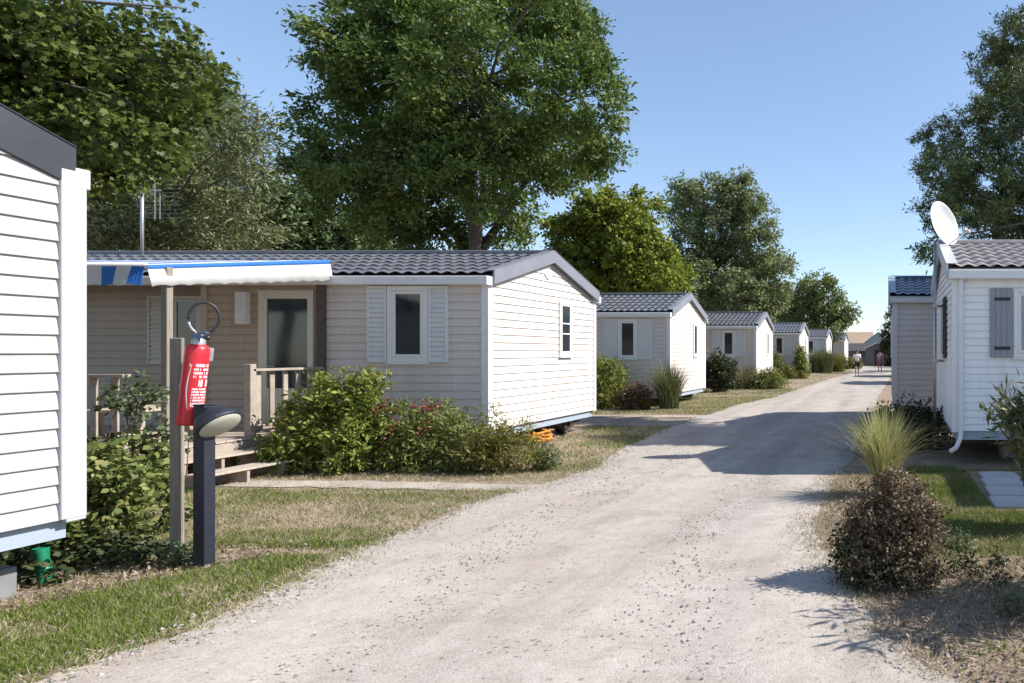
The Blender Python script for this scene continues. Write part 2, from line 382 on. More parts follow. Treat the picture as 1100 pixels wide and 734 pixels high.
def shrub(name, label, loc, lobes, clumps, per, spread, size, width, m, templ='slim', cat='shrub', group=None, stems=14, shell=0.3, droop=0.05, up=0.55, flowers=None, stem_r=0.008):
    root = empty(name, (*loc, 0)); tag(root, label, cat, group)
    C, N_, T_, cc, idx = lobe_cloud(lobes, clumps, per, spread, shell, droop=droop, up=up, zmin=0.08)
    b = MB()
    cx = np.mean([l[0] for l in lobes]); cy = np.mean([l[1] for l in lobes])
    for j in rng.choice(len(cc), min(stems, len(cc)), replace=False):
        p0 = (cx + (cc[j][0] - cx) * 0.35, cy + (cc[j][1] - cy) * 0.35, -0.02)
        b.tube(bend(p0, cc[j], 5, 0.1), [stem_r * 1.2, stem_r, stem_r * 0.85, stem_r * 0.6, stem_r * 0.35], 5)
    b.build('stem', M['twig'], root, smooth=True)
    leaves('foliage', m, root, C, N_, T_, size, width, templ)
    if flowers:
        fm, fl, fn, fs = flowers
        C, N_, T_, _, _ = lobe_cloud(fl, fn, 9, fs * 1.6, 0.2, droop=0)
        leaves('flowers', fm, root, C, N_, T_, fs, 0.8, 'oval')
    return root

def blades(n, base_r, h, lean, width, seg=4, droop=0.5, jit=0.35):
    """arching strips, returned as quads"""
    out = np.empty((n, seg, 4, 3))
    a = rng.uniform(0, 2 * math.pi, n); rr = base_r * np.sqrt(rng.uniform(0, 1, n)); a0 = rng.uniform(0, 2 * math.pi, n)
    bx = np.stack([rr * np.cos(a0), rr * np.sin(a0), np.zeros(n)], 1)
    a = np.where(rng.uniform(0, 1, n) < 0.6, a0 + rng.normal(0, 0.6, n), a)
    dr = np.stack([np.cos(a), np.sin(a), np.zeros(n)], 1); sdv = np.stack([-np.sin(a), np.cos(a), np.zeros(n)], 1)
    H = h * rng.uniform(1 - jit, 1 + jit * 0.6, (n, 1)); ln = lean * rng.uniform(0.1, 1.2, (n, 1)) * H
    def P(t): return bx + dr * ln * (t ** 1.8) + np.array([0, 0, 1.0]) * H * (t - droop * (ln / np.maximum(H, 1e-6)) * t ** 3 * 0.9)
    for k in range(seg):
        t0, t1 = k / seg, (k + 1) / seg
        w0 = width * (1 - t0 ** 2 * 0.85) * 0.5; w1 = width * (1 - t1 ** 2 * 0.95) * 0.5
        p0, p1 = P(t0), P(t1)
        out[:, k] = np.stack([p0 - sdv * w0, p0 + sdv * w0, p1 + sdv * w1, p1 - sdv * w1], 1)
    return out.reshape(-1, 3)

def tuft(name, label, loc, n, base_r, h, lean, width, m, cat='ornamental grass', group=None, plumes=None, droop=0.5):
    root = empty(name, (*loc, 0)); tag(root, label, cat, group)
    np_mesh('blades', blades(n, base_r, h, lean, width, droop=droop), 4, m, root)
    if plumes:
        pm, k = plumes
        np_mesh('plumes', blades(k, base_r * 0.9, h * 1.1, lean * 2.0, width * 0.7, droop=droop), 4, pm, root)
    return root

M['ash'] = leaf_mat('ash_leaf', [(0.041, 0.074, 0.017), (0.082, 0.134, 0.029), (0.15, 0.21, 0.05), (0.252, 0.282, 0.09)], 0.28)
M['field'] = leaf_mat('field_maple_leaf', [(0.069, 0.115, 0.016), (0.149, 0.196, 0.028), (0.241, 0.27, 0.04), (0.322, 0.322, 0.063)], 0.35)
M['airy'] = leaf_mat('grey_green_leaf', [(0.101, 0.134, 0.047), (0.188, 0.228, 0.094), (0.296, 0.323, 0.155)], 0.25)
M['small_leaf'] = leaf_mat('mid_green_leaf', [(0.072, 0.108, 0.034), (0.15, 0.186, 0.054), (0.24, 0.258, 0.084)], 0.25)
M['conifer'] = leaf_mat('conifer_needle', [(0.03, 0.058, 0.024), (0.068, 0.11, 0.041), (0.138, 0.172, 0.062), (0.207, 0.193, 0.062)], 0.12)
M['willow'] = leaf_mat('willow_leaf', [(0.066, 0.088, 0.039), (0.127, 0.154, 0.066), (0.209, 0.231, 0.11), (0.242, 0.22, 0.099)], 0.25)
M['bushy'] = leaf_mat('pale_green_leaf', [(0.068, 0.108, 0.041), (0.135, 0.189, 0.081), (0.203, 0.257, 0.108)], 0.25)
M['maple'] = leaf_mat('maple_leaf', [(0.033, 0.056, 0.013), (0.065, 0.099, 0.019), (0.108, 0.14, 0.028), (0.155, 0.164, 0.037)], 0.35)
M['hedge'] = leaf_mat('hedge_leaf', [(0.045, 0.073, 0.02), (0.095, 0.134, 0.036), (0.19, 0.224, 0.067), (0.336, 0.314, 0.123)], 0.28)
M['sprig'] = leaf_mat('sprig_leaf', [(0.06, 0.09, 0.035), (0.13, 0.16, 0.08), (0.2, 0.22, 0.12)], 0.3)
M['bushA'] = leaf_mat('glossy_shrub_leaf', [(0.055, 0.094, 0.02), (0.143, 0.187, 0.033), (0.264, 0.286, 0.061), (0.363, 0.341, 0.099)], 0.3)
M['bushB'] = leaf_mat('olive_shrub_leaf', [(0.077, 0.11, 0.024), (0.176, 0.204, 0.05), (0.297, 0.281, 0.088)], 0.3)
M['yellowtuft'] = leaf_mat('yellow_green_leaf', [(0.10, 0.11, 0.025), (0.20, 0.19, 0.05), (0.30, 0.26, 0.08)], 0.35)
M['reddry'] = leaf_mat('red_brown_leaf', [(0.055, 0.039, 0.024), (0.12, 0.081, 0.049), (0.2, 0.14, 0.09), (0.27, 0.224, 0.142)], 0.2)
M['darkgreen'] = leaf_mat('dark_shrub_leaf', [(0.02, 0.03, 0.014), (0.045, 0.06, 0.022), (0.08, 0.09, 0.035)], 0.2)
M['oleander'] = leaf_mat('oleander_leaf', [(0.04, 0.06, 0.022), (0.095, 0.12, 0.045), (0.17, 0.18, 0.075), (0.25, 0.21, 0.09)], 0.25, spec=0.5)
M['red_flower'] = leaf_mat('red_flower', [(0.16, 0.035, 0.02), (0.27, 0.07, 0.04), (0.33, 0.15, 0.08)], 0.3)
M['pink_flower'] = leaf_mat('pink_flower', [(0.40, 0.20, 0.18), (0.52, 0.32, 0.28), (0.55, 0.42, 0.34)], 0.3)
M['yellow_leaf'] = leaf_mat('yellow_leaf', [(0.45, 0.30, 0.03), (0.55, 0.40, 0.06)], 0.35)
M['pampas'] = leaf_mat('pampas_blade', [(0.24, 0.25, 0.09), (0.4, 0.39, 0.17), (0.56, 0.52, 0.3)], 0.35, pscale=2)
M['tallgrass'] = leaf_mat('tall_grass_blade', [(0.06, 0.085, 0.03), (0.12, 0.145, 0.05), (0.22, 0.22, 0.10)], 0.3, pscale=2)
M['plume'] = leaf_mat('grass_plume', [(0.30, 0.22, 0.17), (0.42, 0.33, 0.26)], 0.3)
M['lawn'] = leaf_mat('lawn_blade', [(0.06, 0.1, 0.018), (0.115, 0.165, 0.028), (0.19, 0.235, 0.05), (0.29, 0.28, 0.1)], 0.3, pscale=1.6, spec=0.2)
M['straw'] = leaf_mat('straw_blade', [(0.27,0.205,0.125),(0.42,0.34,0.22),(0.56,0.48,0.34)], 0.25, pscale=1.6, spec=0.2)
M['litter'] = leaf_mat('dry_litter', [(0.1, 0.066, 0.05), (0.27, 0.19, 0.145), (0.45, 0.345, 0.27)], 0.15, pscale=2, spec=0.2)
M['stone'] = leaf_mat('loose_stone', [(0.06, 0.058, 0.055), (0.22, 0.2, 0.185), (0.36, 0.33, 0.3), (0.44, 0.41, 0.38)], 0.0, rough=0.9, spec=0.15)

# ------------------------------------------------------------------ ground, lane, paths
g = MB(); g.quad((-900, -60, 0), (900, -60, 0), (900, 1800, 0), (-900, 1800, 0))
tag(g.build('ground', M['soil']), kind='structure')

LEFT = [(-4.2, -8), (-4.15, 2.0), (-4.08, 3.3), (-3.98, 3.85), (-4.02, 4.2), (-4.08, 4.62), (-4.22, 5.33), (-4.26, 6.13), (-4.36, 7.13), (-4.33, 7.69), (-4.05, 8.4), (-3.97, 9.47), (-4.16, 10.3), (-4.5, 12.87),
        (-4.55, 16.9), (-4.45, 20.8), (-3.85, 24.2), (-3.6, 31.6), (-3.2, 40.8), (-2.6, 49.3), (-2.6, 58), (-4.5, 66), (-9, 72), (-12, 80)]
RIGHT = [(0.75, -8), (0.6, 2.5), (0.44, 3.27), (0.19, 3.6), (0.0, 3.9), (-0.21, 4.47), (-0.5, 5.69), (-0.64, 6.58), (-0.64, 7.54), (-0.57, 8.97), (-0.5, 10.57), (-0.45, 14.4), (-0.3, 20.8), (-0.1, 28.2), (0.3, 39.5), (0.55, 49.3), (0.7, 58), (1.5, 66), (5, 72), (8, 80)]
def lerp_edge(E, y):
    for (x0, y0), (x1, y1) in zip(E, E[1:]):
        if y0 <= y <= y1: return x0 + (x1 - x0) * (y - y0) / (y1 - y0)
    return E[-1][0] if y > E[-1][1] else E[0][0]
def wob(y, k, a=0.09):
    return a * (noise.noise(Vector((k, y * 1.1, 0))) + 0.7 * noise.noise(Vector((k, y * 4.3, 3))) + 0.45 * noise.noise(Vector((k, y * 13, 7))))
def left_edge(y): return lerp_edge(LEFT, y) + wob(y, 1.7)
def right_edge(y): return lerp_edge(RIGHT, y) + wob(y, 9.3)

ys = []; y = -8.0
while y < 80:
    ys.append(y); y += 0.03 if 2 < y < 9 else (0.08 if y < 20 else 0.4)
NX = 26
V = []; F = []
for y in ys:
    a, b = left_edge(y), right_edge(y)
    for i in range(NX):
        t = i / (NX - 1); x = a + (b - a) * t
        e = min(1, min(t, 1 - t) * 9)
        z = 0.004 + e * (0.014 + 0.012 * noise.noise(Vector((x * 0.7, y * 0.35, 0))) + 0.006 * noise.noise(Vector((x * 3, y * 3, 2))) - 0.012 * (math.exp(-((t - .3) / .07) ** 2) + math.exp(-((t - .72) / .07) ** 2)))
        V.append((x, y, max(0.004, z)))
for j in range(len(ys) - 1):
    for i in range(NX - 1):
        k = j * NX + i; F.append((k, k + 1, k + NX + 1, k + NX))
mb = MB(); mb.v = V; mb.f = F
tag(mb.build('gravel_road', M['gravel'], smooth=True), kind='structure')

def strip(name, pts, w, m, z=0.008, k=0):
    """ragged strip of gravel along a polyline"""
    V = []; F = []; pts = [Vector((*p, 0)) for p in pts]; n = 0
    for a, b in zip(pts, pts[1:]):
        d = (b - a); L_ = d.length; d.normalize(); s_ = Vector((-d.y, d.x, 0)); st = max(2, int(L_ / 0.08))
        for i in range(st + 1):
            p = a + d * L_ * i / st
            q = 0.5 * w + 0.22 * w * noise.noise(p * 3 + Vector((k, 0, 0))); r_ = 0.5 * w + 0.22 * w * noise.noise(p * 3 + Vector((k, 5, 0)))
            V += [tuple(p - s_ * q + Vector((0, 0, z))), tuple(p + s_ * r_ + Vector((0, 0, z)))]
    for i in range(len(V) // 2 - 1): F.append((2*i, 2*i+2, 2*i+3, 2*i+1))
    m_ = MB(); m_.v = V; m_.f = F
    return tag(m_.build(name, m), kind='structure')
strip('gravel_path', [(-7.9, 8.35), (-6.5, 8.3), (-4.1, 8.05)], 0.42, M['path'], 0.009, 1)
strip('gravel_path', [(-8, 17.1), (-4.5, 17.0)], 0.5, M['path'], 0.009, 4)
strip('driveway_or_bounce_pad', [(-9.5, 15.9), (-4.5, 15.6)], 1.7, M['pinkgravel'], 0.0055, 7)
strip('driveway_or_bounce_pad', [(2.1, 4.6), (9, 4.5)], 4.4, M['pinkgravel'], 0.0055, 3)  # added out of view to bounce sunlight onto the white home's front
strip('driveway_or_bounce_pad', [(-9, 37.3), (-3.4, 37)], 3.2, M['pinkgravel'], 0.0055, 8)

# grass and litter -------------------------------------------------
def scatter(n, box, keep):
    x0, x1, y0, y1 = box; out = []
    X = rng.uniform(x0, x1, n); Y = rng.uniform(y0, y1, n)
    for x, y in zip(X, Y):
        if keep(x, y): out.append((x, y))
    return np.array(out) if out else np.zeros((0, 2))
def blade_tris(P, h, w, lean=0.8):
    n = len(P); a = rng.uniform(0, 2 * math.pi, n); b = rng.uniform(0, 2 * math.pi, n)
    hh = h * rng.uniform(0.45, 1.25, n); ln = hh * lean * rng.uniform(0.1, 1.2, n)
    V = np.zeros((n, 3, 3)); c = np.stack([P[:, 0], P[:, 1], np.full(n, 0.003)], 1)
    s_ = np.stack([np.cos(a), np.sin(a), np.zeros(n)], 1) * w / 2
    V[:, 0] = c - s_; V[:, 1] = c + s_
    V[:, 2] = c + np.stack([np.cos(b) * ln, np.sin(b) * ln, hh], 1)
    return V.reshape(-1, 3)
def dry(x, y): return noise.noise(Vector((x * 0.8, y * 1.3, 4))) + 0.6 * noise.noise(Vector((x * 2.6, y * 3.2, 1)))
def in_left(x, y):                       # lawn between the lane and the first terrace
    return x < left_edge(y) - 0.02 + random.expovariate(7) and not (7.98 < y < 8.5 and x > -7.9 and random.random() < .93)
def green_left(x, y):
    if not in_left(x, y): return False
    xb = -5.45 + (y - 4.2) * .55
    if y < 5.6 and x < xb + random.gauss(0, .06): return random.random() < .05
    e = left_edge(y) - x
    if e < 0 and random.random() < .5: return False
    if y < 5.5 + 0.3 * noise.noise(Vector((x, y, 0))) and -0.5 < e < 1.5: return random.random() < (0.25 if e < 0.15 else 0.95) * (1 if dry(x * 1.6, y * 1.4) > -.25 else .35)
    if 5.6 < y < 8.0 and dry(x * 1.9 + 7, y * 2.2) < -.42: return random.random() < .06
    if 5.6 < y < 8.0: return dry(x, y) + (0.5 if e < 0.7 else 0.22) + (0.2 if y > 7.2 or y < 6.2 else -0.3) > random.uniform(-0.25, 0.55)
    if 8.4 < y < 9.3: return random.random() < 0.22
    return dry(x, y) > random.uniform(-0.2, 0.7)
def green_mid(x, y):
    if x > left_edge(y) + 0.05: return False
    if x < -6.0 and y < 14.3: return False
    if 14.6 < y < 17.4: return False
    d = dry(x, y)
    if 17.6 < y < 24: return d > -0.5 + (0.5 if x < -6 else 0)
    return d > random.uniform(-0.3, 0.5)
def green_right(x, y):
    if x < right_edge(y) + 0.02 - random.expovariate(7): return False
    if x > 1.0 and y > 9.3: return False
    if 1.1 < x and 6.9 < y < 9.2: return False
    if y > 5.5 and x > .3: return dry(x, y) > random.uniform(-1.5, 0.0)
    if y < 5.3: return dry(x, y) > random.uniform(0.1, 0.9) and random.random() < 0.35
    if x < 0.3: return random.random() < 0.15
    return dry(x, y) > random.uniform(-0.75, 0.3)
near = np.concatenate([scatter(105000, (-8.4, -3.7, 2.2, 9.6), green_left), scatter(50000, (-5.7, -3.8, 2.6, 5.8), green_left)])
mid = np.concatenate([scatter(26000, (-6.6, -3.3, 9.0, 17.5), green_mid), scatter(34000, (-8, -3.2, 17.4, 30), green_mid), scatter(16000, (-7, -2.3, 30, 62), green_mid)])
rt = np.concatenate([scatter(90000, (-0.7, 3.2, 3.0, 9.6), green_right), scatter(60000, (0.3, 2.4, 5.4, 9.2), green_right)])
gv = np.concatenate([blade_tris(near, 0.038, 0.007), blade_tris(mid[:26000], 0.06, 0.011), blade_tris(mid[26000:], 0.08, 0.02), blade_tris(rt, 0.038, 0.007)])
tag(np_mesh('grass', gv, 3, M['lawn']), 'short patchy green grass growing beside the gravel lane', 'grass', kind='stuff')
def straw_ok(x, y):
    if left_edge(y) + random.expovariate(7) < x < right_edge(y) - random.expovariate(4.5): return False
    if 7.98 < y < 8.5 and -7.9 < x < -4: return random.random() < .08
    if x < -6.0 and 10.3 < y < 14.2: return False
    if 14.8 < y < 17.4 and x < -4: return random.random() < 0.1
    if x > 1.1 and y > 6.9: return False
    return dry(x, y) < random.uniform(-0.4, 0.75)
st = np.concatenate([scatter(95000, (-8.4, -3.6, 2.2, 10.2), straw_ok), scatter(110000, (-0.9, 3.2, 2.6, 9.0), straw_ok)])
st2 = np.concatenate([scatter(30000, (-6.3, -3.5, 9.6, 24), straw_ok), scatter(14000, (-8, -2.3, 24, 60), straw_ok)])
tag(np_mesh('dry_grass', np.concatenate([blade_tris(st, 0.038, 0.006, 1.6), blade_tris(st2, 0.05, 0.012, 1.5)]), 3, M['straw']), 'pale straw coloured dry grass on the verges', 'dry grass', kind='stuff')

def litter_ok(x, y):
    if x < -4.7: return (y < 5.7 and x < -5.35 + (y - 4.2) * .55) or (8.5 < y < 10 and random.random() < .35)
    if x < right_edge(y) + 0.1: return False
    return (y < 5.2 or x < 0.45) and random.random() < 0.9
lp = np.concatenate([scatter(24000, (-8, -4.7, 3.6, 10), litter_ok), scatter(26000, (-0.6, 2.8, 3.0, 8.8), litter_ok)])
n = len(lp); C = np.stack([lp[:, 0], lp[:, 1], rng.uniform(0.004, 0.03, n)], 1)
lit = leaves('leaf_litter', M['litter'], None, C, unit(rng.normal(size=(n, 3)) * 0.45 + np.array([0, 0, 1])), rng.normal(size=(n, 3)), 0.032, 0.4, 'slim', 0.6)
tag(lit, 'brown mulch of dry leaves and chips under the shrubs', 'leaf litter', kind='stuff')

def stones(n, box, keep, smin, smax):
    P = scatter(n, box, keep); k = len(P)
    base = np.array([(1, 0, 0), (0, 1, 0), (-1, 0, 0), (0, -1, 0), (0, 0, 1)], float)
    V = []; F = []; s = smin + (smax - smin) * rng.uniform(0, 1, k) ** 3
    for i in range(k):
        a = random.uniform(0, 6.28); ca, sa = math.cos(a), math.sin(a); o = len(V)
        for q, bv in enumerate(base):
            j = rng.uniform(0.65, 1.25); X, Y_, Z = bv * j * s[i]
            V.append((P[i, 0] + ca * X - sa * Y_, P[i, 1] + sa * X + ca * Y_, 0.012 + Z * 0.6))
        F += [(o, o+1, o+4), (o+1, o+2, o+4), (o+2, o+3, o+4), (o+3, o, o+4)]
    return V, F
def on_lane(x, y): return left_edge(y) - 0.25 < x < right_edge(y) + 0.25
def lane_edge(x, y): return abs(left_edge(y) + .1 - x) < random.expovariate(5) or abs(x - right_edge(y)) < random.expovariate(6)
V1, F1 = stones(26000, (-4.9, 0.9, 2.6, 12), on_lane, 0.0025, 0.015)
V2, F2 = stones(9000, (-4.9, 0.9, 2.6, 12), lane_edge, 0.004, 0.024)
o = len(V1); mb = MB(); mb.v = V1 + V2; mb.f = F1 + [tuple(i + o for i in f) for f in F2]
tag(mb.build('loose_gravel', M['stone']), 'loose stones scattered over the gravel lane', 'gravel', kind='stuff')

# ------------------------------------------------------------------ mobile homes
def home(name, label, x, y, rz, s, L, D, zb, ze, rise, wall_m, end_m, tile_m, rake_m, trim_m, gut_m, pitch=0.122, recess=None, skirt_m=None, group=None, tile_p=0.2, rake_h=0.17, ov=0.0, rake_u=0.115, gut=(-0.15, -0.017), gu=0.075, rake_up=0.085):
    """road-end front corner at the origin; s=-1 extends to -X, s=+1 to +X"""
    root = empty(name, (x, y, 0), rz); tag(root, label, 'mobile home', group)
    k = rise / (D / 2)
    # walls
    core = MB()
    def prism(u0, u1, v0):
        p = [(v0, zb), (D, zb), (D, ze), (D / 2, ze + rise), (v0, ze + v0 * k)]
        i = len(core.v)
        core.v.extend((s * u0, q[0], q[1]) for q in p); core.v.extend((s * u1, q[0], q[1]) for q in p)
        core.f.append(tuple(i + j for j in range(5))); core.f.append(tuple(i + 5 + j for j in reversed(range(5))))
        for j in range(5): core.f.append((i + j, i + (j + 1) % 5, i + 5 + (j + 1) % 5, i + 5 + j))
    if recess: prism(0, recess[0], 0); prism(recess[0], L, recess[1])
    else: prism(0, L, 0)
    def boards(mb, P, n, rng_fn, z0, z1):
        n = Vector(n); z = z0
        while z < z1 - 1e-4:
            t = min(z + pitch, z1); a0, a1 = rng_fn(z); b0, b1 = rng_fn(t)
            if a1 - a0 > 0.02:
                w = 0.021
                lo0, lo1 = Vector(P(a0, z)) + n * w, Vector(P(a1, z)) + n * w
                m0, m1 = Vector(P(a0 + (b0 - a0) * .55, z + (t - z) * .55)) + n * 0.014, Vector(P(a1 + (b1 - a1) * .55, z + (t - z) * .55)) + n * 0.014
                hi0, hi1 = Vector(P(b0, t)) + n * 0.002, Vector(P(b1, t)) + n * 0.002
                mb.quad(lo0, lo1, m1, m0); mb.quad(m0, m1, hi1, hi0)
                dz = Vector((0, 0, .008)) if z > zb + .01 else Vector((0, 0, 0))
                d0, d1 = lo0 - dz, lo1 - dz
                mb.quad(d0, d1, lo1, lo0)
                i0, i1 = d0 - n * .007, d1 - n * .007; up_ = Vector((0, 0, .0105))
                mb.quad(i0, i1, d1, d0); mb.quad(i0 + up_, i1 + up_, i1, i0)
                mb.quad(i0 + up_ - n * .012, i1 + up_ - n * .012, i1 + up_, i0 + up_)
            z = t
    if recess:
        boards(core, lambda a, z: (s * a, 0, z), (0, -1, 0), lambda z: (0.0, recess[2]), zb, ze - 0.005)
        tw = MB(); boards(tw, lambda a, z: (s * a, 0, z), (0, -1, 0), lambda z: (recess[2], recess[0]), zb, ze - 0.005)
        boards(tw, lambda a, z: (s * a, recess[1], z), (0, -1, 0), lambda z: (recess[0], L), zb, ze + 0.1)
        tw.build('terrace_wall', M['shade_beige'], root)
    else:
        boards(core, lambda a, z: (s * a, 0, z), (0, -1, 0), lambda z: (0.0, L), zb, ze - 0.005)
    boards(core, lambda a, z: (s * a, D, z), (0, 1, 0), lambda z: (0.0, L), zb, ze - 0.005)
    gr = lambda z: (max(0, (z - ze) / k), D - max(0, (z - ze) / k))
    boards(core, lambda a, z: (s * L, a, z), (s, 0, 0), gr, zb, ze + rise)
    core.build('wall', wall_m, root)
    ew = MB(); boards(ew, lambda a, z: (0, a, z), (-s, 0, 0), gr, zb, ze + rise)
    ew.build('gable_wall', end_m, root)
    # tiled roof, two slopes
    tu = max(0.0, rake_u - .045); rf = MB(); Sl = math.hypot(D / 2 + ov, (D / 2 + ov) * k); cth, sth = 1 / math.hypot(1, k), k / math.hypot(1, k)
    nrow = max(1, round(Sl / 0.32)); rl = Sl / nrow; na = int((L + 0.16) / tile_p * 6)
    for side in (0, 1):
        i0 = len(rf.v); rows = []
        for r_ in range(nrow):
            for fr in (0.0, 0.5, 0.985): rows.append(((r_ + fr) * rl, 0.026 * (1 - fr)))
        rows.append((Sl, 0.0))
        for b_, hstep in rows:
            vv = -ov + b_ * cth; zz = ze - ov * k + b_ * sth + 0.02
            for i in range(na + 1):
                u = -tu + (L + 2 * tu) * i / na
                h = hstep + 0.034 * (0.5 + 0.5 * math.cos(2 * math.pi * u / tile_p)) ** 0.8
                yy, z_ = vv - sth * h, zz + cth * h
                rf.v.append((s * u, yy if side == 0 else D - yy, z_))
        for j in range(len(rows) - 1):
            for i in range(na):
                q = i0 + j * (na + 1) + i
                rf.f.append((q, q + 1, q + na + 2, q + na + 1))
    # soffit under the tiles
    rf.hexa([(s * -tu, -ov, ze - ov * k - .02), (s * (L + tu), -ov, ze - ov * k - .02), (s * (L + tu), D / 2, ze + rise - .02), (s * -tu, D / 2, ze + rise - .02),
             (s * -tu, -ov, ze - ov * k + .012), (s * (L + tu), -ov, ze - ov * k + .012), (s * (L + tu), D / 2, ze + rise + .012), (s * -tu, D / 2, ze + rise + .012)])
    rf.hexa([(s * -tu, D / 2 + .001, ze + rise - .02), (s * (L + tu), D / 2 + .001, ze + rise - .02), (s * (L + tu), D + ov, ze - ov * k - .02), (s * -tu, D + ov, ze - ov * k - .02),
             (s * -tu, D / 2 + .001, ze + rise + .012), (s * (L + tu), D / 2 + .001, ze + rise + .012), (s * (L + tu), D + ov, ze - ov * k + .012), (s * -tu, D + ov, ze - ov * k + .012)])
    roof = rf.build('roof', tile_m, root)
    rc = MB(); rc.tube([(s * -tu, D / 2, ze + rise + 0.055), (s * (L + 0.05), D / 2, ze + rise + 0.055)], 0.055, 8)
    rc.build('ridge_cap', tile_m, roof, smooth=False)
    # rake boards
    for u0, u1, d_ in ((-rake_u, -rake_u + .03, 1), (L + rake_u - .03, L + rake_u, -1)):
        rb = MB()
        for sgn in (0, 1):
            f = (lambda v: v) if sgn == 0 else (lambda v: D - v)
            vA, vB = -ov - 0.012, D / 2 + (0.0 if sgn == 0 else -0.002)
            zA, zB = ze + vA * k, ze + rise
            rb.hexa([(s * u0, f(vA), zA - rake_h + .05), (s * u1, f(vA), zA - rake_h + .05), (s * u1, f(vB), zB - rake_h + .05), (s * u0, f(vB), zB - rake_h + .05),
                     (s * u0, f(vA), zA + rake_up), (s * u1, f(vA), zA + rake_up), (s * u1, f(vB), zB + rake_up), (s * u0, f(vB), zB + rake_up)])
            ua, ub = (u0 - .004, u0 + 0.16) if d_ == 1 else (u1 - 0.16, u1 + .004)
            rb.hexa([(s * ua, f(vA), zA + rake_up + .003), (s * ub, f(vA), zA + rake_up + .003), (s * ub, f(vB), zB + rake_up + .003), (s * ua, f(vB), zB + rake_up + .003),
                     (s * ua, f(vA), zA + rake_up + .015), (s * ub, f(vA), zA + rake_up + .015), (s * ub, f(vB), zB + rake_up + .015), (s * ua, f(vB), zB + rake_up + .015)])
        rb.build('rake_board', rake_m, root, bevel=0.004)
    # gutters
    for f in ((lambda v: v), (lambda v: D - v)):
        gt = MB(); zt = ze - 0.02
        gt.box((s * -gu, f(gut[0]), zt - 0.115), (s * (L + 0.06), f(gut[1]), zt))
        gt.box((s * -(gu + .008), f(gut[0] - .008), zt - 0.122), (s * -(gu - .02), f(gut[1] + .005), zt + 0.012))
        gt.box((s * -(gu + .001), f(gut[0] - .012), zt - 0.004), (s * (L + 0.06), f(gut[0] + .002), zt + 0.012))
        gt.build('gutter', gut_m, root, bevel=0.006)
    # corner trims
    for u, v in ((0, 0), (0, D), (L, 0), (L, D)):
        if recess and u == L and v == 0: continue
        du = 1 if u == 0 else -1; dv = 1 if v == 0 else -1
        ct = MB()
        ct.box((s * (u - du * .034), v - dv * .034, zb - .02), (s * (u + du * .08), v - dv * .001, ze - 0.11 if v == 0 else ze - 0.1))
        ct.box((s * (u - du * .0345), v - dv * .033, zb - .021), (s * (u - du * .001), v + dv * .08, ze - 0.05))
        ct.build('corner_trim', trim_m, root, bevel=0.004)
    if recess:
        ct = MB(); ct.box((s * (recess[0] - .07), -.034, zb), (s * (recess[0] + .024), -.001, ze - .12)); ct.build('corner_trim', M['shade_beige'], root, bevel=0.004)
    sk = MB(); sk.box((0.03 * s, 0.03, zb - .13), (s * (L - .03), D - .03, zb - .004))
    sk.build('skirt', skirt_m or M['pale_blue_metal'], root)
    # chassis: beams and pier blocks
    ch = MB()
    for v in (0.9, D - 0.9): ch.box((s * .15, v - .05, zb - .28), (s * (L - .2), v + .05, zb - .131))
    ch.build('chassis', M['dark_steel'], root)
    for u in (1.0, L * .5, L - .8):
        for v in (1.0, D - 1.0):
            pb = MB(); pb.box((s * (u - .2), v - .2, -.02), (s * (u + .2), v + .2, zb - .285)); pb.build('pier_block', M['concrete'], root, bevel=0.01)
    root['D'] = D
    return root

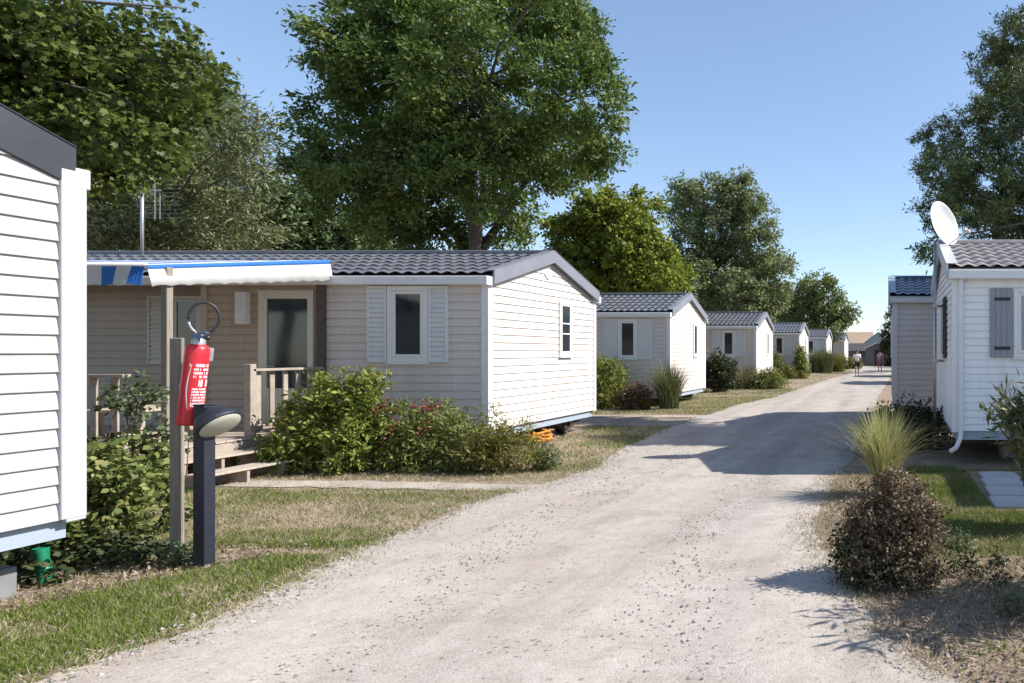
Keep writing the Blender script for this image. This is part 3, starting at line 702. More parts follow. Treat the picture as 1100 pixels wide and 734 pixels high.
def window(parent, s, face, a0, a1, z0, z1, frame=0.055, muntin=None, shutters=None, gm=None, fm=None, sash=True):
    """face: ('front', v) or ('end', u)"""
    kind, off = face
    def P(a, d, z):          # a along wall, d outwards
        return (s * a, off - d, z) if kind == 'front' else (s * (off - d), a, z)
    def bx(mb, a, b, d0, d1, zl, zh): mb.box(P(a, d0, zl), P(b, d1, zh))
    fr = MB(); f = frame
    bx(fr, a0, a0 + f, .001, .055, z0, z1); bx(fr, a1 - f, a1, .001, .055, z0, z1)
    bx(fr, a0 + f, a1 - f, .001, .055, z1 - f, z1); bx(fr, a0 + f, a1 - f, .001, .055, z0, z0 + f)
    bx(fr, a0 - .015, a1 + .015, .001, .066, z0 - .03, z0 - .001)
    if sash:
        g_ = f * .75
        for (b0, b1, c0, c1) in ((a0 + f, a0 + f + g_, z0 + f, z1 - f), (a1 - f - g_, a1 - f, z0 + f, z1 - f), (a0 + f + g_, a1 - f - g_, z1 - f - g_, z1 - f), (a0 + f + g_, a1 - f - g_, z0 + f, z0 + f + g_)):
            bx(fr, b0 + .001, b1 - .001, .001, .046, c0 + .001, c1 - .001)
    if muntin:
        for z in muntin: bx(fr, a0 + f, a1 - f, .001, .046, z - .012, z + .012)
    w = fr.build('window', fm or M['frame'], parent, bevel=0.005)
    pn = MB(); bx(pn, a0 + f * .5, a1 - f * .5, .0, .031, z0 + f * .5, z1 - f * .5); pn.build('pane', gm or M['glass'], w)
    if shutters:
        for (b0, b1, style, sm) in shutters:
            sh = MB()
            if style == 'louvre':
                e = .03
                bx(sh, b0, b0 + e, .014, .06, z0, z1); bx(sh, b1 - e, b1, .014, .06, z0, z1)
                bx(sh, b0 + e, b1 - e, .0145, .0595, z1 - e, z1); bx(sh, b0 + e, b1 - e, .0145, .0595, z0, z0 + e)
                bx(sh, b0 + e * .5, b1 - e * .5, .001, .03, z0 + .01, z1 - .01)
                n = max(6, round((z1 - z0) / 0.075)); h = (z1 - z0 - 2 * e) / n
                for i in range(n):
                    zz = z0 + e + i * h
                    p = [P(b0 + e, .057, zz), P(b1 - e, .057, zz), P(b1 - e, .032, zz + h), P(b0 + e, .032, zz + h)]
                    q = [P(b0 + e, .031, zz), P(b1 - e, .031, zz), P(b1 - e, .0305, zz + h), P(b0 + e, .0305, zz + h)]
                    sh.quad(*p); sh.quad(q[0], q[1], p[1], p[0])
            else:
                n = 4; wd = (b1 - b0) / n
                for i in range(n): bx(sh, b0 + i * wd + .002, b0 + (i + 1) * wd - .002, .016, .052, z0, z1)
                bx(sh, b0 + .005, b1 - .005, .016, .044, z0 + .01, z1 - .01)
            so = sh.build('shutter', sm, parent, bevel=0.003)
            if style == 'plank':
                for zz in (z0 + .13, z1 - .15):
                    hg = MB(); bx(hg, b0 + .06, b1 - .03, .0525, .062, zz - .022, zz + .022); hg.build('hinge', M['iron'], so, bevel=0.004)
    return w

# the near home, only its road end shows
near_home = home('mobile_home', 'off-white mobile home cut off by the left picture edge, with dark grey rake board', -5.4, 0.80, 0, -1, 8.0, 3.8, 0.50, 2.83, 0.70,
     M['near_siding'], M['near_siding'], M['tile'], M['rake_dark'], M['near_trim'], M['near_trim'], group='mobile homes along the lane', rake_h=0.2, ov=-.035, rake_u=0.035, gut=(-.05, .03), gu=.03, rake_up=.11)
window(near_home, -1, ('end', 0), 1.3, 1.75, 1.5, 2.5, muntin=[2.0])
tr = MB(); tr.box((-.0, 3.69, .5), (.037, 3.835, 2.8)); tr.build('corner_trim', M['near_trim'], near_home, bevel=.004)

# first home in the row, with the awning and terrace
H1 = home('mobile_home', 'cream mobile home behind flowering shrubs, with striped awning and terrace at its front', -5.99, 10.4, R(-0.7), -1, 8.6, 3.7, 0.41, 2.74, 0.56,
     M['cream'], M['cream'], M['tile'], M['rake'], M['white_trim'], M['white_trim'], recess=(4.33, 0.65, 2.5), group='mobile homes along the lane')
window(H1, -1, ('front', 0), 0.88, 1.50, 1.44, 2.59, 0.07, shutters=[(0.585, 0.872, 'louvre', M['shutter']), (1.508, 1.80, 'louvre', M['shutter'])])
window(H1, -1, ('front', 0.65), 4.98, 5.5, 1.40, 2.50, 0.06, shutters=[(4.66, 4.97, 'louvre', M['door_frame']), (5.51, 5.86, 'louvre', M['door_frame'])], fm=M['door_frame'])
window(H1, -1, ('end', 0), 2.18, 2.66, 1.52, 2.53, 0.05, muntin=[1.93, 2.12], gm=M['glass'])
pl = MB(); Mv = Matrix.Translation((0.024, 1.78, 2.96)) @ Matrix.Rotation(R(90), 4, 'Y') @ Matrix.Diagonal((1, 1.05, 1, 1))
pl.lathe([(0.0, .02), (.06, .02), (.085, .014), (.095, 0.0)], 20, Mv); pl.build('vent_cover', M['frame'], H1, smooth=True)
# door with its frame
dr = MB(); x0, x1, z0, z1 = -3.46, -2.62, 0.50, 2.53
dr.box((x0, -.055, z0), (x0 + .13, -.001, z1)); dr.box((x1 - .09, -.055, z0), (x1, -.001, z1)); dr.box((x0 + .13, -.055, z1 - .13), (x1 - .09, -.001, z1)); dr.box((x0 + .13, -.055, z0), (x1 - .09, -.001, z0 + .55))
door = dr.build('door', M['door_frame'], H1, bevel=.006)
pn = MB(); pn.box((x0 + .12, -.034, z0 + .5), (x1 - .08, -.001, z1 - .12)); pn.build('pane', M['door_glass'], door)
hd = MB(); hd.tube([(x0 + .16, -.05, 1.38), (x0 + .16, -.09, 1.38), (x0 + .28, -.09, 1.38)], .012, 6); hd.build('handle', M['metal'], door)
lv = MB(); lv.box((-3.76, -.11, 2.02), (-3.60, -.016, 2.50))
for i in range(9): lv.box((-3.755, -.122, 2.045 + i * .05), (-3.605, -.111, 2.07 + i * .05))
lv.build('vent_box', M['white_trim'], H1, bevel=.006)
dp = MB(); dp.box((-2.56, -.075, .3), (-2.44, -.017, 2.60)); dp.build('door_post', M['brown_wood'], H1, bevel=.005)
# running gear under the road end
for v in (2.35, 3.2):
    w = MB(); Mw = Matrix.Translation((-0.42, v, 0.23)) @ Matrix.Rotation(R(90), 4, 'Y')
    w.lathe([(0.0, -.09), (.13, -.09), (.2, -.085), (.235, -.05), (.235, .05), (.2, .085), (.13, .09), (.12, .06), (0, .06)], 22, Mw)
    wo = w.build('wheel', M['rubber'], H1, smooth=True)
    rm = MB(); rm.lathe([(0, .07), (.05, .075), (.06, .055), (.118, .062)], 18, Mw); rm.build('rim', M['metal'], wo, smooth=True)
db = MB(); db.bar((-0.15, 0.95, .27), (-0.1, 3.4, .30), .06, .08); db.bar((-0.12, 1.7, .29), (-0.12, 2.3, .05), .04, .05); db.bar((-0.12, 3.3, .29), (-0.12, 2.7, .05), .04, .05); db.bar((-0.2, 2.2, .33), (-.2, 3.0, .12), .05, .05)
db.build('drawbar', M['dark_steel'], H1, bevel=.004)

# the second home is the model for the row behind it
def row_home(label):
    h = home('mobile_home', label, -6.24, 20.0, R(-1.2), -1, 8.0, 3.6, 0.37, 2.74, 0.62, M['cream'], M['cream'], M['tile'], M['rake'], M['white_trim'], M['white_trim'], group='mobile homes along the lane')
    window(h, -1, ('front', 0), 0.92, 1.50, 1.38, 2.55, 0.07, shutters=[(0.50, 0.91, 'louvre', M['shutter']), (1.51, 1.92, 'louvre', M['shutter'])])
    window(h, -1, ('end', 0), 2.25, 2.68, 1.45, 2.52, 0.05)
    return h
H2 = row_home('cream mobile home with tall grass clump at its corner, second up the left side')
rows = [('grey-cream mobile home with pink flowering shrubs at its corner, third up the left side', -5.65, 30.3, -2.0),
        ('small cream mobile home with slim conical shrub at its corner, fourth up the left side', -5.2, 42.0, -2.2),
        ('distant cream mobile home behind big round grass clumps, fifth up the left side', -4.62, 54.6, -2.4),
        ('farthest cream mobile home at the end of the left row, near the walking man', -3.85, 66.0, -2.6)]
for lab, x, y, a in rows:
    h = copy_tree(H2); h.location = (x, y, 0); h.rotation_euler.z = R(a); h['label'] = lab

# right-hand homes
R1 = home('mobile_home', 'white mobile home on the right with grey plank shutter, downpipe and satellite dish', 0.975, 9.6, R(-0.5), 1, 8.0, 3.55, 0.50, 2.74, 0.60,
     M['white_siding'], M['white_siding'], M['tile_brown'], M['grey_trim'], M['white_trim'], M['white_trim'], pitch=0.1, group='mobile homes along the lane', tile_p=0.2)
window(R1, 1, ('front', 0), 0.82, 1.7, 1.52, 2.48, 0.06, gm=M['curtain_glass'], shutters=[(0.49, 0.80, 'plank', M['shutter_grey']), (1.72, 2.03, 'plank', M['shutter_grey'])])
window(R1, 1, ('end', 0), 1.35, 2.0, 1.5, 2.45, 0.04, shutters=[(1.02, 1.33, 'louvre', M['iron'])], gm=M['glass'])
dpm = MB(); dpm.tube([(.09, -.09, 2.62), (.09, -.055, 2.5), (.09, -.055, .52), (.075, -.07, .40), (.02, -.09, .28), (-.07, -.11, .22)], .034, 10)
dpm.build('downpipe', M['white_trim'], R1, smooth=True)
R2 = home('mobile_home', 'grey mobile home with shade-blue tiled roof half hidden behind the white home on the right', 0.2, 14.5, R(-0.3), 1, 8.0, 3.9, 0.45, 2.76, 0.55,
     M['grey_siding'], M['grey_siding'], M['tile_shade_blue'], M['pale_blue_metal'], M['grey_trim'], M['grey_trim'], pitch=0.115, group='mobile homes along the lane')
window(R2, 1, ('end', 0), 1.5, 2.1, 1.5, 2.45, 0.05)
for i, (x, y, d) in enumerate(((1.55, 33.6, 'third'), (1.75, 43.2, 'fourth'), (1.9, 55.0, 'fifth'))):
    h = copy_tree(R2); h.location = (x, y, 0); h['label'] = f'grey mobile home hidden behind the shade-blue-roofed one, {d} up the right side'

# ------------------------------------------------------------------ terrace of the first home
deck = empty('terrace', (-8.4, 7.7, 0)); tag(deck, 'weathered wooden terrace with steps and slatted railing under the striped awning', 'terrace')
fl = MB()
for i in range(20): fl.box((-4.4, i * .137, .435), (0, i * .137 + .13, .46))
fl.build('deck_floor', M['plank'], deck, bevel=.004)
fs = MB(); fs.box((-4.4, -.02, .27), (0.0, -.001, .43)); fs.box((.001, -.02, .27), (.026, 2.72, .43)); fs.build('fascia_board', M['wood'], deck, bevel=.004)
for x in (-4.2, -2.8, -1.4, -.15):
    for y in (.1, 1.3, 2.5):
        p = MB(); p.box((x - .05, y - .05, -.02), (x + .05, y + .05, .43)); p.build('deck_leg', M['wood'], deck)
st = empty('steps', (0, 0, 0)); st.parent = deck
for (x, z, y0, y1) in ((.05, .33, .18, 1.45), (.36, .185, .2, 1.3)):
    t = MB(); t.box((x, y0, z - .028), (x + .135, y1, z)); t.box((x + .143, y0, z - .028), (x + .29, y1, z)); t.build('tread', M['plank'], st, bevel=.004)
for y in (.27, .72, 1.22):
    r_ = MB(); r_.box((.03, y - .02, -.02), (.32, y + .02, .30)); r_.box((.321, y - .02, -.02), (.63, y + .02, .156)); r_.build('stringer', M['wood'], st, bevel=.003)
def rail(p0, p1, zt, n, newels):
    p0, p1 = Vector((*p0, 0)), Vector((*p1, 0)); d = (p1 - p0).normalized()
    ra = MB(); ra.bar(p0 + Vector((0, 0, zt - .02)), p1 + Vector((0, 0, zt - .02)), .09, .035); ra.bar(p0 + Vector((0, 0, .58)), p1 + Vector((0, 0, .58)), .04, .06)
    rail_o = ra.build('railing', M['wood'], deck, bevel=.004)
    for i in range(n):
        q = p0.lerp(p1, (i + .7) / (n + .4)); b = MB(); c = d * .035; nn = Vector((-d.y, d.x, 0)) * .011
        off = nn * 2.9
        b.hexa([q - c - nn + off + Vector((0, 0, .5)), q + c - nn + off + Vector((0, 0, .5)), q + c + nn + off + Vector((0, 0, .5)), q - c + nn + off + Vector((0, 0, .5)),
                q - c - nn + off + Vector((0, 0, zt - .04)), q + c - nn + off + Vector((0, 0, zt - .04)), q + c + nn + off + Vector((0, 0, zt - .04)), q - c + nn + off + Vector((0, 0, zt - .04))])
        b.build('baluster', M['wood'], rail_o)
    for q in newels:
        b = MB(); b.box((q[0] - .045, q[1] - .045, .3), (q[0] + .045, q[1] + .045, zt + .06)); b.build('newel_post', M['wood'], deck, bevel=.006)
rail((-.05, 1.48), (-.05, 2.62), 1.375, 5, [(-.05, 1.48)])
rail((-4.3, .05), (-.12, .05), 1.35, 17, [(-4.3, .05), (-2.2, .05)])

aw = empty('awning', (-8.35, 7.77, 0)); tag(aw, 'white awning with blue stripes and scalloped edge over the terrace', 'awning')
NU, NV, Wd, Dp = 60, 14, 4.0, 2.56
def canopy_z(u, v):       # u along the house (0 right edge), v from the front towards the house
    t = v / Dp; return 2.57 + (2.97 - 2.57) * t - 0.035 * math.sin(math.pi * min(1, t)) * (0.5 - 0.5 * math.cos(2 * math.pi * u / 1.9))
edges_u = [0.0, .14] + [.31 + .17 * i for i in range(22)]
for i in range(len(edges_u) - 1):
    cv = MB(); du = edges_u[i+1] - edges_u[i]
    for q in range(4):
        u0 = edges_u[i] + du * q / 4; u1 = edges_u[i] + du * (q + 1) / 4
        for j in range(NV):
            v0, v1 = Dp * j / NV, Dp * (j + 1) / NV
            cv.quad((-u0, v0, canopy_z(u0, v0)), (-u1, v0, canopy_z(u1, v0)), (-u1, v1, canopy_z(u1, v1)), (-u0, v1, canopy_z(u0, v1)))
        f = lambda u: 2.34 + .022 * abs(math.sin(math.pi * u / .22))
        yo = lambda u: -.03 - .03 * math.sin(u * 9)
        cv.quad((-u0, 0, canopy_z(u0, 0)), (-u1, 0, canopy_z(u1, 0)), (-u1, yo(u1), f(u1)), (-u0, yo(u0), f(u0)))
    bm = bmesh.new(); me_ = cv.build('canopy_stripe' if i % 2 == 0 else 'canopy_panel', M['blue_fabric'] if i % 2 == 0 else M['fabric'], aw)
    bm.from_mesh(me_.data); bmesh.ops.remove_doubles(bm, verts=bm.verts, dist=1e-5); bm.to_mesh(me_.data); bm.free()
    sm = me_.modifiers.new('thick', 'SOLIDIFY'); sm.thickness = .004
sv = MB(); bd = MB(); n = 192
for i in range(n):
    t0, t1 = i / n, (i + 1) / n
    for a, b, mbx in ((0, .80, sv), (.80, 1, bd)):
        P_ = []
        for t, q in ((t0, a), (t1, a), (t1, b), (t0, b)):
            top = canopy_z(0, Dp * t) + .01; bot = 2.335 + (2.66 - 2.335) * t + (.018 * abs(math.sin(math.pi * t * 12)) if q == 0 else 0)
            P_.append((.03 + .008 * math.sin(t * 22) * (1 - q) + .06 * (1 - q), Dp * t, bot + (top - bot) * q))
        mbx.quad(*P_)
for mbx, m_, nm in ((sv, M['fabric'], 'side_valance'), (bd, M['blue_fabric'], 'valance_trim')):
    o = mbx.build(nm, m_, aw, smooth=True); sm = o.modifiers.new('thick', 'SOLIDIFY'); sm.thickness = .004
fb = MB(); fb.tube([(.02, .0, 2.585), (-4.0, .0, 2.585)], .022, 8); fb.tube([(-.02, .0, 2.57), (-.02, Dp, 2.96)], .02, 8); fb.build('frame_bar', M['white_trim'], aw, smooth=True)
for x, y in ((.03, .22), (-3.9, .22)):
    p = MB(); p.box((x - .037, y - .037, .0), (x + .037, y + .037, 2.58)); p.build('awning_post', M['post_wood'], aw, bevel=.005)

tb = empty('garden_table', (-10.05, 9.05, 0.46)); tag(tb, 'wooden garden table on the terrace behind the front railing', 'table')
t = MB()
for i in range(6): t.box((-.7, -.42 + i * .142, .38), (.75, -.42 + i * .142 + .135, .41))
t.build('table_top', M['plank'], tb, bevel=.004)
for x in (-.6, .62):
    for y in (-.33, .33):
        l = MB(); l.bar((x, y, 0), (x * .95, y * .8, .38), .05, .05); l.build('leg', M['wood'], tb)

# ------------------------------------------------------------------ post, extinguisher, lamp bollard
pw = MB(); c_, s_ = math.cos(R(9)), math.sin(R(9))
def rot(x, y): return (x * c_ - y * s_, x * s_ + y * c_)
ring = [rot(-.043, -.014), rot(.043, -.014), rot(.043, .014), rot(-.043, .014)]
pw.hexa([(*q, -.05) for q in ring] + [(*q, 1.705) for q in ring])
post = pw.build('wooden_post', M['post_wood'], None, bevel=.006); post.location = (-5.36, 5.22, 0)
tag(post, 'weathered wooden post carrying the red fire extinguisher', 'post')

ex = empty('fire_extinguisher', (-5.18, 5.13, 1.055)); ex.rotation_euler = (R(-1.5), R(5.2), 0)
tag(ex, 'red fire extinguisher with looped black hose hung on the wooden post', 'fire extinguisher')
r_ = .071
b = MB(); b.lathe([(0, 0), (r_ * .9, 0), (r_, .02), (r_, .3), (r_, .53), (r_ * .97, .565), (r_ * .86, .59), (r_ * .55, .605), (0, .61)], 36)
b.build('cylinder', M['red'], ex, smooth=True)
nk = MB(); nk.lathe([(.04, .60), (.04, .635), (.028, .645), (.024, .675), (0, .68)], 18); nk.build('neck', M['metal'], ex, smooth=True)
vl = MB(); vl.bar((-.04, 0, 0.662), (.11, -.05, 0.662), .03, .022); vl.bar((-.01, 0, 0.69), (.10, -.045, 0.695), .026, .012); vl.build('valve_handle', M['blue_metal'], ex, bevel=.004)
kb = MB(); kb.tube([(.10, -.05, 0.662), (.135, -.065, 0.658)], .016, 10); kb.build('knob', M['hose'], ex, smooth=True)
# hose loop rising above the neck
hp = []
for i in range(33):
    a = R(205) + R(305) * i / 32
    hx = .082 * math.sin(a)
    hp.append((hx * .72 + .02, hx * .70 + .0, 0.80 + .118 * math.cos(a)))
hs = MB(); hs.tube(hp[6:], .0095, 8); hs.build('hose', M['hose'], ex, smooth=True)
h2 = MB(); h2.tube([(-.02, .0, .64)] + hp[:6], [.008] * 7, 8); h2.build('hose_fitting', M['metal'], ex, smooth=True)
# worn, unreadable white print on the front of the cylinder
def onc(a, z, d=.0012): return ((r_ + d) * math.cos(a), (r_ + d) * math.sin(a), z)
pr = MB()
def patch(a0, a1, z0, z1):
    k = max(1, int(abs(a1 - a0) / .1))
    for i in range(k):
        b0 = a0 + (a1 - a0) * i / k; b1 = a0 + (a1 - a0) * (i + 1) / k
        pr.quad(onc(b0, z0), onc(b1, z0), onc(b1, z1), onc(b0, z1))
random.seed(5)
A0 = R(-55); A1 = R(24)
z = .46
for row, (h, gap, wd) in enumerate(((.022, .010, .10), (.018, .009, .07), (.018, .009, .08), (.018, .012, .07), (.052, .012, .15), (.014, .007, .05), (.014, .007, .05), (.014, .007, .05), (.014, .007, .05), (.014, .01, .05), (.03, .01, .11))):
    a = A0 + (.08 if row else -.28)
    if row == 4: a += .45
    while a < A1:
        w_ = wd * random.uniform(.6, 1.4); 
        if random.random() < .88: patch(a, min(a + w_, A1 + .1), z - h, z)
        a += w_ + wd * .35
    z -= h + gap
for i in range(24):                       # curved border on the left of the print
    t0, t1 = i / 24, (i + 1) / 24
    f = lambda t: A0 - .1 - .28 * math.sin(math.pi * t)
    w_ = lambda t: .02 + .10 * math.sin(math.pi * t)
    zz = lambda t: .46 - .335 * t
    pr.quad(onc(f(t1), zz(t1)), onc(f(t1) + w_(t1), zz(t1)), onc(f(t0) + w_(t0), zz(t0)), onc(f(t0), zz(t0)))
pr.build('label_print', M['label_white'], ex)
pr = MB(); patch(R(-142), R(-118), .27, .31); pr.build('sticker', M['label_white'], ex)
bk = MB(); bk.box((-.06, .055, .48), (.03, .10, .58)); bk.build('bracket', M['metal'], ex, bevel=.004)

lb = empty('lamp_bollard', (-5.035, 5.1, 0)); tag(lb, 'black bollard lamp with round tilted head beside the extinguisher post', 'lamp')
p = MB(); p.box((-.043, -.043, -.03), (.043, .043, 1.20)); p.build('bollard_post', M['lamp_post'], lb, bevel=.006, seg=2)
Ml = Matrix.Translation((.105, -.0, 1.07)) @ Vector((.645, -.02, -.69)).to_track_quat('Z', 'Y').to_matrix().to_4x4() @ Matrix.Diagonal((1.0, 1.0, 1, 1))
hd_ = MB(); hd_.lathe([(0, -.10), (.07, -.098), (.108, -.075), (.132, -.03), (.139, 0.0), (.139, .02), (.127, .022)], 36, Ml)
hd_.bar((.0, 0, 1.14), (.10, -.0, 1.13), .084, .11); hd_.build('lamp_head', M['lamp_post'], lb, smooth=True)
ln = MB(); ln.lathe([(.129, .016), (.123, .03), (.092, .043), (.046, .05), (0, .052)], 36, Ml); ln.build('lens', M['lamp_lens'], lb, smooth=True)
cp = MB(); cp.box((-.047, -.047, 1.201), (.047, .047, 1.212)); cp.build('post_cap', M['lamp_post'], lb, bevel=.004)

gp = MB(); gp.tube([(0, 0, -.05), (-.004, .0, .1), (-.025, .0, .245)], [.036, .036, .036], 18, False); gp.tube([(-.004, 0, .09), (-.007, 0, .12)], [.04, .04], 18); gp.tube([(-.0245, 0, .22), (-.027, 0, .25)], [.041, .041], 18, False)
gp.tube([(0, 0, -.05), (-.02, 0, .235)], .030, 18)
o = gp.build('drain_pipe', M['green_pipe'], None, smooth=True); o.location = (-5.78, 4.74, 0); tag(o, 'short green plastic pipe standing in the soil beside the near home', 'pipe')
cb = MB(); cb.box((-.2, -.1, -.02), (.2, .1, .2)); cb.box((-.18, -.08, .2), (.18, .08, .215)); o = cb.build('concrete_block', M['concrete'], None, bevel=.012); o.location = (-5.86, 4.4, 0); tag(o, 'grey concrete block under the corner of the near home', 'block')

# coil of orange conduit under the first home
oc = MB(); pts = []
for i in range(90):
    a = i * .45; rr = .17 + .05 * math.sin(i * .7); pts.append((rr * math.cos(a) * .6, rr * 1.5 * math.sin(a), .045 + .16 * i / 90 + .02 * math.sin(i * 1.3)))
oc.tube(pts, .017, 6); o = oc.build('conduit_coil', M['orange'], None, smooth=True); o.location = (-6.02, 12.05, 0); tag(o, 'tangled orange conduit lying under the first home by its wheel', 'hose')

# satellite dish on its mast
sdsh = empty('satellite_dish', (0.83, 11.3, 0)); tag(sdsh, 'white satellite dish on a grey mast at the gable of the white home', 'satellite dish')
m_ = MB(); m_.tube([(0, 0, -.05), (0, 0, 3.42)], .026, 12); m_.build('mast', M['metal'], sdsh, smooth=True)
for z in (1.45, 2.35):
    br = MB(); br.bar((0, 0, z), (.14, .05, z), .03, .04); br.bar((-.04, 0, z), (.04, 0, z), .08, .06); br.build('wall_bracket', M['metal'], sdsh)
dn = Vector((.70, -.66, .27)).normalized()
Md = Matrix.Translation((.10, -.06, 3.67)) @ dn.to_track_quat('Z', 'Y').to_matrix().to_4x4() @ Matrix.Diagonal((1.0, 1.12, 1, 1))
ds = MB(); ds.lathe([(0, 0), (.1, .006), (.2, .025), (.28, .05), (.33, .072), (.34, .074), (.338, .066), (.28, .038), (.2, .012), (.1, -.007), (0, -.013)], 40, Md); ds.build('dish', M['dish'], sdsh, smooth=True)
ar = MB(); bot = Md @ Vector((0, -.33, .07)); lnb = bot + dn * .30 + Vector((.05, 0, .10))
ar.tube([(0, 0, 3.38), bot - dn * .02, lnb], .014, 8); ar.build('feed_arm', M['white_trim'], sdsh, smooth=True)
lo = MB(); dd = (Md @ Vector((0, 0, .02)) - lnb).normalized(); lo.tube([lnb - dd * .05, lnb + dd * .03, lnb + dd * .035, lnb + dd * .07], [.028, .028, .04, .04], 14); lo.build('receiver', M['dish'], sdsh, smooth=True)

# television aerial on the first home's roof
an = empty('tv_aerial', (-13.2, 12.25, 3.2)); tag(an, 'thin grey mast with a wire television aerial above the awning home', 'aerial')
m_ = MB(); m_.tube([(0, 0, 0), (0, 0, 1.32)], .024, 10); m_.tube([(0, 0, 1.32), (0, 0, 1.35)], .045, 10); m_.build('mast', M['metal'], an, smooth=True)
gr_ = MB(); gr_.bar((0, 0, 1.27), (.32, 0, 1.27), .02, .02)
for x in (.25, .34): gr_.tube([(x, -.02, .75), (x, -.02, 1.62)], .006, 6)
for i in range(12): gr_.tube([(-.1, -.02, .78 + i * .074), (.68, -.02, .78 + i * .074)], .0018, 4)
gr_.build('wire_panel', M['metal'], an)

# R1 terrace canopy outside the frame and the slab path
tc_ = empty('terrace_canopy', (3.75, 7.55, 0)); tag(tc_, 'white terrace canopy on posts in front of the white home', 'canopy')
c = MB(); c.box((0, 0, 2.68), (4.0, 1.85, 2.74)); c.build('canopy_roof', M['white_trim'], tc_, bevel=.01)
for x in (.08, 3.92):
    p = MB(); p.box((x - .04, .05, 0), (x + .04, .13, 2.68)); p.build('canopy_post', M['white_trim'], tc_)
random.seed(21)
for i, (x, y) in enumerate([(1.12 + .52 * a + .04 * b, 7.02 + .52 * b) for b in range(4) for a in range(5)]):
    s1 = MB(); s1.box((-.232, -.232, -.03), (.236, .234, .035 + random.uniform(-.006, .006)))
    o = s1.build('paving_slab', M['slab'], None, bevel=.008); o.location = (x + .24 + random.uniform(-.012, .012), y + .24 + random.uniform(-.012, .012), 0); o.rotation_euler.z = R(random.uniform(-2, 2))
    tag(o, 'square grey paving slab in the path before the white home', 'paving slab', 'paving slabs before the white home')

# ------------------------------------------------------------------ buildings at the end of the lane
def shed(name, label, x, y, w, d, h, rise, wm, rm, door=None, cat='building', ridge_y=False):
    root = empty(name, (x, y, 0)); tag(root, label, cat)
    b = MB()
    if not ridge_y:                      # gable faces the lane
        p = [(-w/2, 0), (w/2, 0), (w/2, h), (0, h + rise), (-w/2, h)]
        b.v = [(q[0], 0, q[1]) for q in p] + [(q[0], d, q[1]) for q in p]
        b.f = [(0, 1, 2, 3, 4), (9, 8, 7, 6, 5)] + [(j, j + 5, (j + 1) % 5 + 5, (j + 1) % 5) for j in range(5)]
        b.build('wall', wm, root)
        r_ = MB(); o_ = .2; k = rise / (w / 2)
        for sg in (-1, 1):
            r_.hexa([(sg * (w/2 + o_), -.2, h - o_ * k + .01), (0, -.2, h + rise + .01), (0, d + .2, h + rise + .01), (sg * (w/2 + o_), d + .2, h - o_ * k + .01),
                     (sg * (w/2 + o_), -.2, h - o_ * k + .1), (0, -.2, h + rise + .1), (0, d + .2, h + rise + .1), (sg * (w/2 + o_), d + .2, h - o_ * k + .1)])
        r_.build('roof', rm, root)
    else:
        b.box((-w/2, 0, 0), (w/2, d, h)); b.build('wall', wm, root)
        r_ = MB()
        r_.quad((-w/2 - .3, -.3, h - .05), (w/2 + .3, -.3, h - .05), (w/2 + .3, d/2, h + rise), (-w/2 - .3, d/2, h + rise))
        r_.quad((-w/2 - .3, d/2, h + rise), (w/2 + .3, d/2, h + rise), (w/2 + .3, d + .3, h - .05), (-w/2 - .3, d + .3, h - .05))
        r_.quad((-w/2 - .3, -.3, h - .05), (-w/2 - .3, d/2, h + rise), (-w/2 - .3, d + .3, h - .05)); r_.quad((w/2 + .3, -.3, h - .05), (w/2 + .3, d + .3, h - .05), (w/2 + .3, d/2, h + rise))
        r_.build('roof', rm, root)
    if door:
        dx, dw, dh, dm = door
        q = MB(); q.box((dx - dw/2, -.06, 0), (dx + dw/2, -.002, dh)); q.build('door', dm, root)
    return root
sh = shed('garden_hut', 'small grey gabled hut with dark open door at the end of the lane', -0.75, 76, 2.7, 3.2, 1.95, .62, M['hut'], M['hut_roof'], (.05, .8, 1.8, M['iron']))
wl_ = MB(); wl_.box((.95, -.25, 1.55), (1.2, -.21, 1.95)); wl_.build('wall_lamp', M['white_trim'], sh, bevel=.02)
bgd = MB(); bgd.bar((-1.5, -.23, 1.93), (0, -.23, 2.62), .03, .09); bgd.bar((0, -.23, 2.62), (1.5, -.23, 1.93), .03, .09); bgd.build('barge_board', M['white_trim'], sh)
shed('low_shed', 'low shed with dark roof left of the grey hut', -3.3, 80, 3.0, 4, 1.75, .85, M['hut'], M['hut_roof'], ridge_y=True)
shed('far_house', 'blue-grey gabled building rising behind the hut', -1.0, 112, 4.6, 9, 3.0, 1.75, M['bluegrey'], M['bluegrey'], (.4, 1, 2, M['iron']))
shed('far_house', 'distant house with an ochre roof beyond the end of the lane', -5.2, 132, 5.5, 8, 3.3, 2.2, M['white_siding'], M['ochre'], (1, 1, 2, M['iron']), ridge_y=True)
shed('far_house', 'distant house with ochre roof beyond the left row', -13, 140, 8, 9, 3.5, 2.2, M['white_siding'], M['ochre'], (1, 1, 2, M['iron']), ridge_y=True)

